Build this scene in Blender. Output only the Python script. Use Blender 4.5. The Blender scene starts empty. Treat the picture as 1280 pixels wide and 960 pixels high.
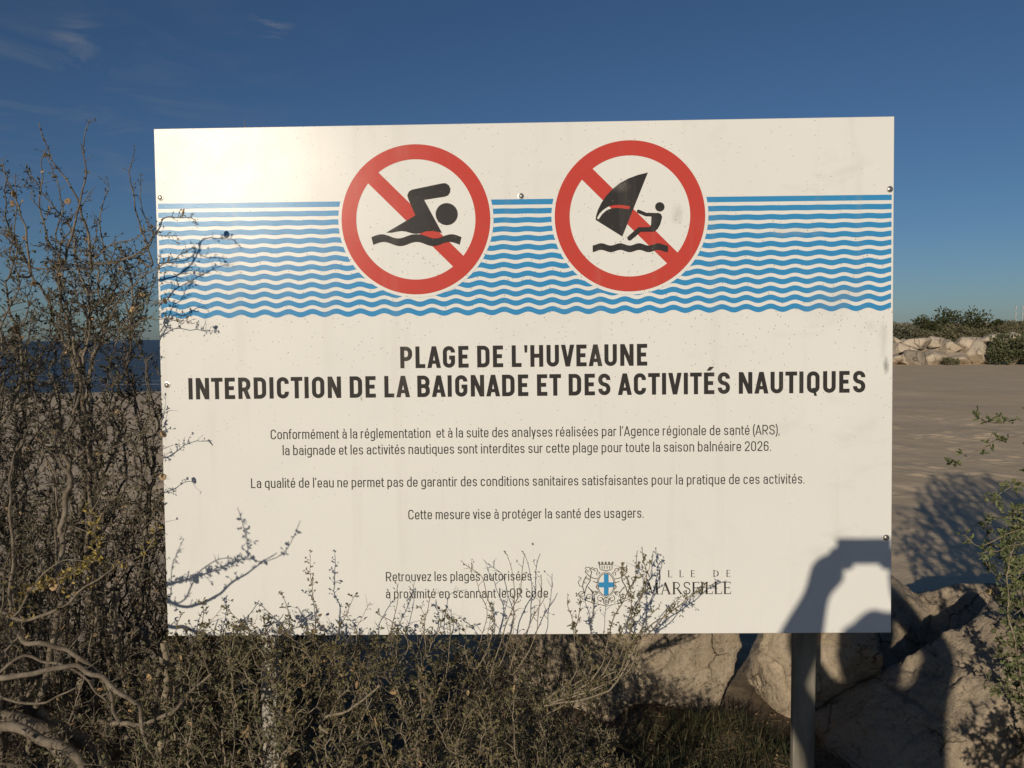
import bpy, math, random
import numpy as np
from mathutils import Matrix, Vector

R = math.radians
SC = bpy.context.scene
COL = SC.collection
rng = np.random.default_rng(11)
random.seed(11)

# ------------------------------------------------------------------ camera, sky, sun, exposure
CAM = np.array([0.0071, -2.0766, 1.55])
YAW, PITCH, ROLL, FPX = -0.018542, -0.063113, -0.011842, 960.0
_cy, _sy, _cp, _sp = math.cos(YAW), math.sin(YAW), math.cos(PITCH), math.sin(PITCH)
FW = np.array([_sy * _cp, _cy * _cp, _sp])
_rt = np.array([_cy, -_sy, 0.0]); _up = np.cross(_rt, FW)
RT = math.cos(ROLL) * _rt + math.sin(ROLL) * _up
UP = -math.sin(ROLL) * _rt + math.cos(ROLL) * _up
cd = bpy.data.cameras.new('camera'); cam = bpy.data.objects.new('camera', cd); COL.objects.link(cam)
cd.sensor_fit = 'HORIZONTAL'; cd.sensor_width = 36.0; cd.lens = 36.0 * FPX / 1280.0
cd.clip_start = 0.03; cd.clip_end = 30000
m = Matrix.Identity(4)
for r_ in range(3):
    m[r_][0], m[r_][1], m[r_][2], m[r_][3] = RT[r_], UP[r_], -FW[r_], CAM[r_]
cam.matrix_world = m
SC.camera = cam

# the board leans back a little; its plane, and the direction to the sun found from the glint on it
TILT, ZB, BH = 0.026864, 0.7243, 1.3993
PO = np.array([0, 0, ZB]); PU = np.array([0, math.sin(TILT), math.cos(TILT)]); PN = np.array([0, -math.cos(TILT), math.sin(TILT)])
def ray(px, py):
    d = FW + RT * (px - 640) / FPX - UP * (py - 480) / FPX
    return d / np.linalg.norm(d)
def at(px, py, Y):
    """point of the place seen at that spot of the photograph, at world depth y = Y"""
    d = ray(px, py); return CAM + d * ((Y - CAM[1]) / d[1])
def board(px, py):
    d = ray(px, py); t = ((PO - CAM) @ PN) / (d @ PN); q = CAM + d * t - PO
    return np.array([q[0], q @ PU])
def bp(u, v, off=0.0): return PO + np.array([u, 0, 0]) + PU * v + PN * off
_v = ray(268, 198); SUN = _v - 2 * (_v @ PN) * PN; SUN /= np.linalg.norm(SUN)      # towards the sun
SUN_EL = math.asin(SUN[2]); SUN_AZ = math.atan2(SUN[0], SUN[1])
def caster(px, py, Y):
    """a point at depth Y whose shadow falls on the board at that spot"""
    P = bp(*board(px, py)); return P + SUN * ((Y - P[1]) / SUN[1])

W = bpy.data.worlds.new('World'); SC.world = W; W.use_nodes = True
def NN(nt, t, **kw):
    n = nt.nodes.new(t)
    for k, v in kw.items():
        if k.startswith('_'): setattr(n, k[1:], v)
        else: n.inputs[k.replace('__', ' ')].default_value = v
    return n
nt = W.node_tree; L = nt.links
bg = nt.nodes['Background']
sky = NN(nt, 'ShaderNodeTexSky', _sky_type='NISHITA', _sun_disc=False, _sun_elevation=SUN_EL, _sun_rotation=SUN_AZ,
         _altitude=0, _air_density=0.85, _dust_density=0.4, _ozone_density=5.0)
bg.inputs[1].default_value = 0.048
# thin wisps of cirrus, high on the left
tc = NN(nt, 'ShaderNodeTexCoord')
mp = NN(nt, 'ShaderNodeMapping'); mp.inputs['Rotation'].default_value = (0.2, 0.5, 0.3); mp.inputs['Scale'].default_value = (5, 5, 17)
no = NN(nt, 'ShaderNodeTexNoise', Scale=1.6, Detail=8.0, Roughness=0.62, Distortion=0.6)
cr = NN(nt, 'ShaderNodeMapRange'); cr.inputs[1].default_value = 0.50; cr.inputs[2].default_value = 0.80
L.new(tc.outputs['Generated'], mp.inputs[0]); L.new(mp.outputs[0], no.inputs['Vector']); L.new(no.outputs[0], cr.inputs[0])
def lobe(px, py, width):
    d = ray(px, py)
    dp = NN(nt, 'ShaderNodeVectorMath', _operation='DOT_PRODUCT'); dp.inputs[1].default_value = d
    L.new(tc.outputs['Generated'], dp.inputs[0])
    r = NN(nt, 'ShaderNodeMapRange', _interpolation_type='SMOOTHSTEP'); r.inputs[1].default_value = math.cos(width); r.inputs[2].default_value = 1.0
    L.new(dp.outputs['Value'], r.inputs[0]); return r.outputs[0]
acc = None
for a in ((105, 62, .038, .8), (342, 22, .03, 1.0), (6, 105, .09, .22), (250, 120, .22, .08), (60, 280, .30, .22)):
    o = lobe(*a[:3])
    mu = NN(nt, 'ShaderNodeMath', _operation='MULTIPLY'); mu.inputs[1].default_value = a[3]; L.new(o, mu.inputs[0])
    if acc is None: acc = mu.outputs[0]
    else:
        ad = NN(nt, 'ShaderNodeMath', _operation='ADD'); L.new(acc, ad.inputs[0]); L.new(mu.outputs[0], ad.inputs[1]); acc = ad.outputs[0]
mu = NN(nt, 'ShaderNodeMath', _operation='MULTIPLY', _use_clamp=True); L.new(acc, mu.inputs[0]); L.new(cr.outputs[0], mu.inputs[1])
mx = NN(nt, 'ShaderNodeMix', _data_type='RGBA'); mx.inputs['B'].default_value = (3.6, 4.0, 4.6, 1)
L.new(mu.outputs[0], mx.inputs['Factor']); L.new(sky.outputs[0], mx.inputs['A']); L.new(mx.outputs['Result'], bg.inputs[0])

sl = bpy.data.lights.new('sun', 'SUN'); sl.energy = 3.2; sl.angle = R(0.53); sl.color = (1.0, 0.88, 0.70)
so = bpy.data.objects.new('sun', sl); COL.objects.link(so)
so.rotation_euler = Vector(SUN).to_track_quat('Z', 'Y').to_euler(); so.location = (-6, -12, 9)
vs = SC.view_settings; vs.view_transform = 'Standard'; vs.look = 'None'; vs.exposure = 0.06; vs.gamma = 1.0; vs.use_curve_mapping = False

# ------------------------------------------------------------------ helpers
def tag(o, label=None, cat=None, group=None, kind=None):
    if label: o['label'] = label
    if cat: o['category'] = cat
    if group: o['group'] = group
    if kind: o['kind'] = kind
    return o
def empty(name, loc=(0, 0, 0)):
    o = bpy.data.objects.new(name, None); COL.objects.link(o); o.location = loc; o.empty_display_size = .1
    return o
def link_mesh(name, me, mat, parent=None, smooth=False):
    o = bpy.data.objects.new(name, me); COL.objects.link(o)
    if mat: me.materials.append(mat)
    if smooth: me.polygons.foreach_set('use_smooth', [True] * len(me.polygons))
    if parent is not None:
        o.parent = parent
        o.matrix_parent_inverse = Matrix.Translation(-Vector(parent.location))
    return o
def mesh_np(name, V, quads=None, tris=None):
    V = np.asarray(V, np.float32).reshape(-1, 3)
    me = bpy.data.meshes.new(name)
    idx, tot = [], []
    if quads is not None and len(quads): q = np.asarray(quads, np.int32).reshape(-1, 4); idx.append(q.ravel()); tot.append(np.full(len(q), 4, np.int32))
    if tris is not None and len(tris): t = np.asarray(tris, np.int32).reshape(-1, 3); idx.append(t.ravel()); tot.append(np.full(len(t), 3, np.int32))
    idx = np.concatenate(idx); tot = np.concatenate(tot)
    me.vertices.add(len(V)); me.vertices.foreach_set('co', V.ravel())
    me.loops.add(len(idx)); me.loops.foreach_set('vertex_index', idx)
    me.polygons.add(len(tot))
    st = np.zeros(len(tot), np.int32); st[1:] = np.cumsum(tot)[:-1]
    me.polygons.foreach_set('loop_start', st); me.polygons.foreach_set('loop_total', tot)
    me.update(calc_edges=True); me.validate()
    return me
class MB:
    """collects quads / triangles / polygons into one mesh"""
    def __init__(s): s.v = []; s.f = []; s.n = 0
    def add(s, V, F):
        V = [tuple(map(float, p)) for p in V]; s.v += V; s.f += [tuple(i + s.n for i in f) for f in F]; s.n += len(V)
    def box(s, lo, hi):
        x0, y0, z0 = lo; x1, y1, z1 = hi
        s.add([(x0, y0, z0), (x1, y0, z0), (x1, y1, z0), (x0, y1, z0), (x0, y0, z1), (x1, y0, z1), (x1, y1, z1), (x0, y1, z1)],
              [(3, 2, 1, 0), (4, 5, 6, 7), (0, 1, 5, 4), (1, 2, 6, 5), (2, 3, 7, 6), (3, 0, 4, 7)])
    def build(s, name, mat, parent=None, bevel=0, smooth=False):
        me = bpy.data.meshes.new(name); me.from_pydata(s.v, [], s.f); me.update()
        if bevel:
            import bmesh
            b = bmesh.new(); b.from_mesh(me)
            bmesh.ops.bevel(b, geom=b.edges[:], offset=bevel, segments=2, affect='EDGES', profile=.7); b.to_mesh(me); b.free()
        return link_mesh(name, me, mat, parent, smooth)
def hsh(ix, iy, iz, seed):
    h = (ix * 374761393 + iy * 668265263 + iz * 1274126177 + seed * 974711) & 0xffffffff
    h = ((h ^ (h >> 13)) * 1274126177) & 0xffffffff
    h = (h ^ (h >> 16)) * 2246822519 & 0xffffffff
    return ((h ^ (h >> 15)) & 0xffffff) / float(0xffffff)
def vnoise(P, seed=0):
    P = np.asarray(P, float); i = np.floor(P).astype(np.int64); f = P - i; u = f * f * f * (f * (f * 6 - 15) + 10); out = 0
    for dx in (0, 1):
        for dy in (0, 1):
            for dz in (0, 1):
                w = (u[:, 0] if dx else 1 - u[:, 0]) * (u[:, 1] if dy else 1 - u[:, 1]) * (u[:, 2] if dz else 1 - u[:, 2])
                out = out + w * hsh(i[:, 0] + dx, i[:, 1] + dy, i[:, 2] + dz, seed)
    return out * 2 - 1
def fbm(P, oct=4, seed=0, gain=.5):
    P = np.asarray(P, float); a, s = 1.0, 0
    for k in range(oct):
        s = s + a * vnoise(P * 2.03 ** k + 17.3 * k, seed + k); a *= gain
    return s
def unit(v): return v / np.maximum(np.linalg.norm(v, axis=-1, keepdims=True), 1e-9)

# ------------------------------------------------------------------ materials
def mat(name, base, rough=.8, spec=.5, var=None, var_scale=8, var_detail=6, bump=0, bump_scale=40, bump_dist=.01, island=None, coat=0, stretch=None, metal=0, trans=0):
    """var: second colour mixed in by noise; island: (colour list) chosen per leaf / per loose piece"""
    M = bpy.data.materials.new(name); M.use_nodes = True; t = M.node_tree; p = t.nodes['Principled BSDF']
    p.inputs['Roughness'].default_value = rough; p.inputs['Specular IOR Level'].default_value = spec; p.inputs['Metallic'].default_value = metal
    p.inputs['Base Color'].default_value = (*base, 1)
    col = None
    tcx = NN(t, 'ShaderNodeTexCoord')
    vec = tcx.outputs['Object']
    if stretch:
        mpx = NN(t, 'ShaderNodeMapping'); mpx.inputs['Scale'].default_value = stretch; t.links.new(vec, mpx.inputs[0]); vec = mpx.outputs[0]
    if island:
        g = NN(t, 'ShaderNodeNewGeometry'); cr = NN(t, 'ShaderNodeValToRGB'); cr.color_ramp.interpolation = 'LINEAR'
        els = cr.color_ramp.elements
        while len(els) < len(island): els.new(.5)
        for k, c in enumerate(island): els[k].position = k / (len(island) - 1); els[k].color = (*c, 1)
        t.links.new(g.outputs['Random Per Island'], cr.inputs[0]); col = cr.outputs[0]
    if var:
        n = NN(t, 'ShaderNodeTexNoise', Scale=var_scale, Detail=var_detail, Roughness=.6); t.links.new(vec, n.inputs['Vector'])
        mr = NN(t, 'ShaderNodeMapRange'); mr.inputs[1].default_value = .35; mr.inputs[2].default_value = .65; t.links.new(n.outputs[0], mr.inputs[0])
        mxx = NN(t, 'ShaderNodeMix', _data_type='RGBA'); t.links.new(mr.outputs[0], mxx.inputs['Factor'])
        if col: t.links.new(col, mxx.inputs['A'])
        else: mxx.inputs['A'].default_value = (*base, 1)
        mxx.inputs['B'].default_value = (*var, 1); col = mxx.outputs['Result']
    if col: t.links.new(col, p.inputs['Base Color'])
    if bump:
        n = NN(t, 'ShaderNodeTexNoise', Scale=bump_scale, Detail=7.0, Roughness=.65); t.links.new(vec, n.inputs['Vector'])
        b = NN(t, 'ShaderNodeBump', Strength=bump, Distance=bump_dist); t.links.new(n.outputs[0], b.inputs['Height']); t.links.new(b.outputs[0], p.inputs['Normal'])
    if trans:
        tr = NN(t, 'ShaderNodeBsdfTranslucent'); tr.inputs[0].default_value = (*[min(1, c * 1.4) for c in base], 1)
        if col: t.links.new(col, tr.inputs[0])
        ms = NN(t, 'ShaderNodeMixShader'); ms.inputs[0].default_value = trans
        out = [n for n in t.nodes if n.type == 'OUTPUT_MATERIAL'][0]
        t.links.new(p.outputs[0], ms.inputs[1]); t.links.new(tr.outputs[0], ms.inputs[2]); t.links.new(ms.outputs[0], out.inputs[0])
    return M
M_bark = mat('bark', (.25, .21, .16), .9, .2, var=(.11, .088, .066), var_scale=30, bump=.7, bump_scale=160, bump_dist=.004)
M_bark_pale = mat('pale_bark', (.32, .265, .19), .9, .2, var=(.15, .12, .085), var_scale=24, bump=.6, bump_scale=140, bump_dist=.004)
M_leaf = mat('shrub_leaf', (.07, .09, .04), .65, .3, island=[(.06, .07, .036), (.10, .11, .056), (.17, .17, .095), (.15, .125, .072)], trans=.2, var=(.20, .165, .075), var_scale=3.5)
M_leaf_dark = mat('shrub_leaf_dark', (.05, .06, .03), .7, .3, island=[(.06, .066, .036), (.11, .112, .064), (.16, .145, .088)], trans=.15, var=(.13, .105, .06), var_scale=4)
M_leaf_green = mat('right_shrub_leaf', (.09, .12, .05), .6, .3, island=[(.085, .105, .046), (.14, .165, .07), (.21, .21, .10)], trans=.2)
M_leaf_yellow = mat('yellow_leaf', (.45, .34, .08), .6, .3, island=[(.24, .19, .06), (.42, .31, .07), (.5, .38, .12), (.2, .19, .06)], trans=.25)
M_dry = mat('dry_leaf', (.2, .14, .08), .8, .2, island=[(.10, .072, .045), (.2, .145, .085), (.30, .22, .13), (.16, .10, .06)])
M_pod = mat('seed_pod', (.42, .3, .17), .7, .3, island=[(.25, .165, .09), (.44, .29, .15), (.58, .41, .23)], trans=.15)
M_grass = mat('grass_blade', (.08, .1, .04), .6, .3, island=[(.03, .042, .018), (.06, .072, .03), (.16, .13, .07), (.04, .05, .022)], trans=.15)

# ------------------------------------------------------------------ ground and sea
def shore(x): return 27 + 34 / (1 + np.exp(-(x - 4) / 3.0))
_g = np.random.default_rng(4)
PRINTS = [(_g.uniform(-5, 8.5), 2.2 + 10 * _g.random() ** .8, _g.uniform(0, 3.14), _g.uniform(.10, .16), _g.uniform(.05, .09), _g.uniform(.007, .018)) for _ in range(420)]
def ground_h(x, y):
    P = np.stack([x, y, 0 * x], -1); h0 = np.zeros(len(x))
    for cx_, cy_, a_, l_, w_, dp in PRINTS:
        m_ = (np.abs(x - cx_) < .5) & (np.abs(y - cy_) < .5)
        if not m_.any(): continue
        dx, dy = x[m_] - cx_, y[m_] - cy_; p_ = (dx * np.cos(a_) + dy * np.sin(a_)) / l_; q_ = (-dx * np.sin(a_) + dy * np.cos(a_)) / w_; e_ = p_ * p_ + q_ * q_
        h0[m_] += dp * (-np.exp(-e_ * 1.6) + .55 * np.exp(-(np.sqrt(e_) - 1.5) ** 2 * 5))
    near = np.exp(-((x + .2) ** 2 / 9 + (y - .2) ** 2 / 3.0))
    rr = np.hypot(x, y)
    h = .035 * fbm(P * .55, 3, 3) * np.clip(1 - rr / 60, 0, 1) + .012 * fbm(P * np.array([3.2, 2.4, 1]), 4, 5) * np.clip(1 - rr / 18, 0, 1)
    h += h0
    h += near * (.05 * fbm(P * 4.0, 4, 9))
    h -= .25 / (1 + np.exp((y + 1.5) / .12)) * (y > -40)
    d = y - shore(x)
    h = h - .45 * np.clip((d + 9) / 9, 0, 1) ** 1.5 - np.clip(d, 0, 40) * .06
    land = np.clip((x - 10) / 10, 0, 1) * np.clip((y - 37.0) / 2.5, 0, 1)
    h = h * (1 - land) + land * (1.15 + np.clip((y - 45) / 400, 0, 1) * 5)
    return h
def spaced(lo, mid0, mid1, hi, step, g=1.16):
    a = list(np.arange(mid0, mid1, step)); s = step; v = mid1
    while v < hi: a.append(v); s *= g; v += s
    a.append(hi); s = step; v = mid0; b = []
    while v > lo: s *= g; v -= s; b.append(max(v, lo))
    return np.array(b[::-1] + a)
xs = spaced(-9000, -3.2, 7, 9000, .045, 1.07); ys = spaced(-60, -1.5, 11, 9000, .045, 1.05)
X, Y = np.meshgrid(xs, ys); H = ground_h(X.ravel(), Y.ravel())
nx, ny = len(xs), len(ys); ii = np.arange(nx * ny).reshape(ny, nx)
Q = np.stack([ii[:-1, :-1], ii[:-1, 1:], ii[1:, 1:], ii[1:, :-1]], -1).reshape(-1, 4)
M_sand = bpy.data.materials.new('sand'); M_sand.use_nodes = True; t = M_sand.node_tree; p = t.nodes['Principled BSDF']
p.inputs['Roughness'].default_value = .95; p.inputs['Specular IOR Level'].default_value = .15
tcx = NN(t, 'ShaderNodeTexCoord'); V_ = tcx.outputs['Object']
def noise_(scale, det=6, rough=.6, sc=None, dist=0):
    v = V_
    if sc: q = NN(t, 'ShaderNodeMapping'); q.inputs['Scale'].default_value = sc; t.links.new(V_, q.inputs[0]); v = q.outputs[0]
    n = NN(t, 'ShaderNodeTexNoise', Scale=scale, Detail=float(det), Roughness=rough, Distortion=float(dist)); t.links.new(v, n.inputs['Vector']); return n.outputs[0]
def mrange(o, a, b, c=0, d=1):
    q = NN(t, 'ShaderNodeMapRange'); 
    for k, v in enumerate((a, b, c, d)): q.inputs[k + 1].default_value = v
    t.links.new(o, q.inputs[0]); return q.outputs[0]
def mixc(f, a, b):
    q = NN(t, 'ShaderNodeMix', _data_type='RGBA'); t.links.new(f, q.inputs['Factor'])
    for k, v in (('A', a), ('B', b)):
        if isinstance(v, tuple): q.inputs[k].default_value = (*v, 1)
        else: t.links.new(v, q.inputs[k])
    return q.outputs['Result']
c = mixc(mrange(noise_(.9, 8, .6, (1, 2.2, 1)), .35, .65), (.62, .485, .325), (.70, .555, .385))
c = mixc(mrange(noise_(5, 8, .7, (1, 3.0, 1)), .55, .72), c, (.56, .44, .305))
c = mixc(mrange(noise_(70, 4, .7), .60, .78), c, (.24, .19, .14))
sx = NN(t, 'ShaderNodeSeparateXYZ'); t.links.new(V_, sx.inputs[0])
dn = noise_(1.8, 6, .65); ad = NN(t, 'ShaderNodeMath', _operation='MULTIPLY_ADD'); ad.inputs[1].default_value = 1.6
t.links.new(dn, ad.inputs[0]); t.links.new(sx.outputs[1], ad.inputs[2])
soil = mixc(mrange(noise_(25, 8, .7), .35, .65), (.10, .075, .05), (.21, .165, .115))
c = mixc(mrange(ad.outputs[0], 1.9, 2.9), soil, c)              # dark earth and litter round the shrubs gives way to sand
vo = NN(t, 'ShaderNodeTexVoronoi', Scale=2.2, Randomness=1.0); t.links.new(V_, vo.inputs['Vector'])
gt = NN(t, 'ShaderNodeMath', _operation='LESS_THAN'); gt.inputs[1].default_value = .035; t.links.new(vo.outputs['Distance'], gt.inputs[0])
c = mixc(gt.outputs[0], c, (.62, .57, .5))                       # bits of shell
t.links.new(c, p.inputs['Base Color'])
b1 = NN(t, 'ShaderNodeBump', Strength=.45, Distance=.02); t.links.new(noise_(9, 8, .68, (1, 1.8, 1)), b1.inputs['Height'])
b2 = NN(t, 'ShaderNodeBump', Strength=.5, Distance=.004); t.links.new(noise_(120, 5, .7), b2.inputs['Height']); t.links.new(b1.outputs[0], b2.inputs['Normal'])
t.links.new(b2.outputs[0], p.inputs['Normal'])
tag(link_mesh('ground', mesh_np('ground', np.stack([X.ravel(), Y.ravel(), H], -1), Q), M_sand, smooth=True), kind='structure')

M_sea = bpy.data.materials.new('sea'); M_sea.use_nodes = True; t = M_sea.node_tree; p = t.nodes['Principled BSDF']
tcx = NN(t, 'ShaderNodeTexCoord'); V_ = tcx.outputs['Object']
p.inputs['Roughness'].default_value = .35; p.inputs['IOR'].default_value = 1.33; p.inputs['Specular IOR Level'].default_value = .35
c = mixc(mrange(noise_(.35, 7, .65, (.18, 1.4, 1)), .4, .6), (.036, .041, .050), (.060, .066, .076))
sx = NN(t, 'ShaderNodeSeparateXYZ'); t.links.new(V_, sx.inputs[0])
fo = NN(t, 'ShaderNodeMath', _operation='MULTIPLY'); t.links.new(mrange(noise_(.5, 8, .6, (.22, 1.3, 1), .5), .55, .63), fo.inputs[0])
t.links.new(mrange(sx.outputs[1], 27, 46, 1, 0), fo.inputs[1])
c = mixc(fo.outputs[0], c, (.55, .56, .56))                      # foam of the last small breakers
t.links.new(c, p.inputs['Base Color'])
b1 = NN(t, 'ShaderNodeBump', Strength=1.0, Distance=.25); t.links.new(noise_(.9, 8, .6, (.5, 1.2, 1)), b1.inputs['Height']); t.links.new(b1.outputs[0], p.inputs['Normal'])
sx_ = spaced(-9000, -60, 60, 9000, 6, 1.3); sy_ = spaced(20, 22, 60, 9000, 1.2, 1.15)
X, Y = np.meshgrid(sx_, sy_); Zs = -.36 + .035 * fbm(np.stack([X.ravel() * .12, Y.ravel() * .7, 0 * X.ravel()], -1), 2, 4)
nx, ny = len(sx_), len(sy_); ii = np.arange(nx * ny).reshape(ny, nx)
tag(link_mesh('sea', mesh_np('sea', np.stack([X.ravel(), Y.ravel(), Zs], -1), np.stack([ii[:-1, :-1], ii[:-1, 1:], ii[1:, 1:], ii[1:, :-1]], -1)), M_sea, smooth=True), kind='structure')

# ------------------------------------------------------------------ boulders
import bmesh
_ico = {}
def ico(n):
    if n not in _ico:
        b = bmesh.new(); bmesh.ops.create_icosphere(b, subdivisions=n, radius=1.0)
        _ico[n] = (np.array([v.co[:] for v in b.verts]), np.array([[v.index for v in f.verts] for f in b.faces])); b.free()
    return _ico[n]
def rock_mesh(size, seed, sub=4, planes=16, fine=.03, grain=None, rot=0.0):
    g = np.random.default_rng(seed); D, T = ico(sub)
    N = unit(g.normal(size=(planes, 3)) * np.array([1, 1, .9])); d = g.uniform(.62, 1.0, planes)
    dots = D @ N.T; r = np.where(dots > .05, d / np.maximum(dots, .05), 9)
    r = -np.log(np.exp(-60 * np.clip(r, 0, 1.5)).sum(1)) / 60                      # softened corners
    r = np.minimum(r, 1.25)
    V = D * r[:, None]
    V *= np.array(size) / 2
    ph = V / max(size)
    wq = ph + .12 * np.stack([vnoise(ph * 3 + 9 * i, seed + i) for i in range(3)], -1)
    rid = 1 - np.abs(vnoise(wq * np.array([2.6, 2.6, 4.2]) + seed, seed + 20)); crack = -np.clip((rid - .93) / .07, 0, 1) ** 1.5
    rid2 = 1 - np.abs(vnoise(wq * np.array([7, 7, 10]) - seed, seed + 22)); crack2 = -np.clip((rid2 - .90) / .10, 0, 1)
    V += D * (max(size) * (fine * .7 * fbm(ph * 3.2 + seed, 2, seed) + fine * .26 * fbm(ph * 12 + seed, 6, seed + 5, .7) + fine * 1.0 * crack + fine * .4 * crack2))[:, None]
    if grain is not None:                                                          # layered, split stone
        lay = ph @ np.array(grain); V += D * (max(size) * (.016 * np.abs(vnoise(np.stack([lay * 22 + 1.5 * vnoise(ph * 4, 3), ph[:, 0] * 2.5, ph[:, 2] * 2.5], -1), seed + 9)) + .008 * np.abs(vnoise(np.stack([lay * 60, ph[:, 0] * 4, ph[:, 2] * 4], -1), seed + 19))))[:, None]
    c, s = math.cos(rot), math.sin(rot); V = V @ np.array([[c, s, 0], [-s, c, 0], [0, 0, 1]])
    return V, T
def rock_mat(name, a, b, dark, scale=3.0, bump=.9, bdist=.03):
    M = bpy.data.materials.new(name); M.use_nodes = True
    global t, V_
    t = M.node_tree; p = t.nodes['Principled BSDF']; V_ = NN(t, 'ShaderNodeTexCoord').outputs['Object']
    p.inputs['Roughness'].default_value = .92; p.inputs['Specular IOR Level'].default_value = .2
    c = mixc(mrange(noise_(scale, 8, .65), .35, .65), a, b)
    c = mixc(mrange(noise_(scale * 3.5, 8, .7, (1, 1, 2.2), .8), .56, .72), c, dark)
    c = mixc(mrange(noise_(scale * 14, 8, .75), .52, .72), c, tuple(x * .75 for x in dark))
    c = mixc(mrange(noise_(scale * 40, 4, .7), .58, .75), c, tuple(min(1, x * 1.25) for x in a))
    wn = NN(t, 'ShaderNodeTexNoise', Scale=scale * 2.0, Detail=5.0, Roughness=.6); t.links.new(V_, wn.inputs['Vector'])
    wm = NN(t, 'ShaderNodeMix', _data_type='VECTOR', Factor=.10); t.links.new(V_, wm.inputs['A']); t.links.new(wn.outputs['Color'], wm.inputs['B'])
    cv = NN(t, 'ShaderNodeTexVoronoi', _feature='DISTANCE_TO_EDGE', Scale=scale * 1.1); t.links.new(wm.outputs['Result'], cv.inputs['Vector'])
    gate = mrange(noise_(scale * .9, 4, .6), .47, .60)                      # cracks come and go
    ck = NN(t, 'ShaderNodeMath', _operation='MULTIPLY'); t.links.new(mrange(cv.outputs['Distance'], .0, .022, 1, 0), ck.inputs[0]); t.links.new(gate, ck.inputs[1])
    c = mixc(ck.outputs[0], c, tuple(x * .45 for x in dark))
    pit = NN(t, 'ShaderNodeTexVoronoi', Scale=scale * 13); t.links.new(wm.outputs['Result'], pit.inputs['Vector'])
    pk = NN(t, 'ShaderNodeMath', _operation='MULTIPLY'); t.links.new(mrange(pit.outputs['Distance'], .12, .34, 1, 0), pk.inputs[0]); t.links.new(mrange(noise_(scale * 1.6, 5, .6), .5, .62), pk.inputs[1])
    c = mixc(pk.outputs[0], c, tuple(x * .8 for x in dark))
    t.links.new(c, p.inputs['Base Color'])
    b0 = NN(t, 'ShaderNodeBump', Strength=1.0, Distance=bdist * .6, _invert=True); t.links.new(ck.outputs[0], b0.inputs['Height'])
    b3 = NN(t, 'ShaderNodeBump', Strength=.8, Distance=bdist * .25, _invert=True); t.links.new(pk.outputs[0], b3.inputs['Height']); t.links.new(b0.outputs[0], b3.inputs['Normal'])
    b1 = NN(t, 'ShaderNodeBump', Strength=bump, Distance=bdist); t.links.new(b3.outputs[0], b1.inputs['Normal'])
    _ = (bump, bdist)
    b1.inputs['Strength'].default_value = bump; t.links.new(noise_(scale * 3, 9, .68, None, .4), b1.inputs['Height'])
    b2 = NN(t, 'ShaderNodeBump', Strength=bump, Distance=bdist * .35); t.links.new(noise_(scale * 15, 9, .78), b2.inputs['Height']); t.links.new(b1.outputs[0], b2.inputs['Normal'])
    t.links.new(b2.outputs[0], p.inputs['Normal']); return M
M_rock = rock_mat('limestone', (.56, .46, .34), (.44, .355, .26), (.29, .23, .17), 4.5)
M_rock_far = rock_mat('far_limestone', (.56, .475, .37), (.46, .38, .29), (.34, .28, .215), 1.1, .9, .08)
M_rock_grey = rock_mat('far_grey_limestone', (.36, .30, .23), (.28, .235, .185), (.2, .17, .13), 1.1, .9, .08)
def boulder(loc, size, seed, label, M=M_rock, sub=6, planes=14, fine=.03, grain=None, rot=0., group=None):
    V, T = rock_mesh(size, seed, sub, planes, fine, grain, rot)
    o = link_mesh('boulder', mesh_np('boulder', V, None, T), M, smooth=True); o.location = loc
    return tag(o, label, 'boulder', group)
GB = 'boulders lying behind the board'
boulder((.46, 1.20, .24), (.90, .74, .92), 21, 'tan layered boulder under the middle of the board, next to the low shrub', grain=(.8, .1, .5), group=GB)
boulder((1.24, 1.12, .24), (.64, .6, .98), 34, 'tan upright boulder beside the left edge of the right-hand sign post', grain=(.25, .1, .95), group=GB, rot=.5)
boulder((1.62, .74, .00), (1.10, .90, .80), 41, 'rough pitted boulder in the shade at the bottom right, right of the sign post', fine=.04, group=GB, rot=.3)
boulder((1.74, 1.66, -.04), (.95, .9, .74), 53, 'shaded boulder just below the lower right corner of the board, left of the crack', group=GB, rot=1.2)
boulder((2.46, 1.74, -.05), (1.15, 1.0, .84), 91, 'broad boulder with twig shadows on its sunlit top, behind the right-hand shrub', group=GB, rot=.2)
boulder((2.16, .92, .02), (.86, .8, .64), 74, 'low sunlit boulder at the right edge, in front of the one with twig shadows', group=GB, rot=2.0)

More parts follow.
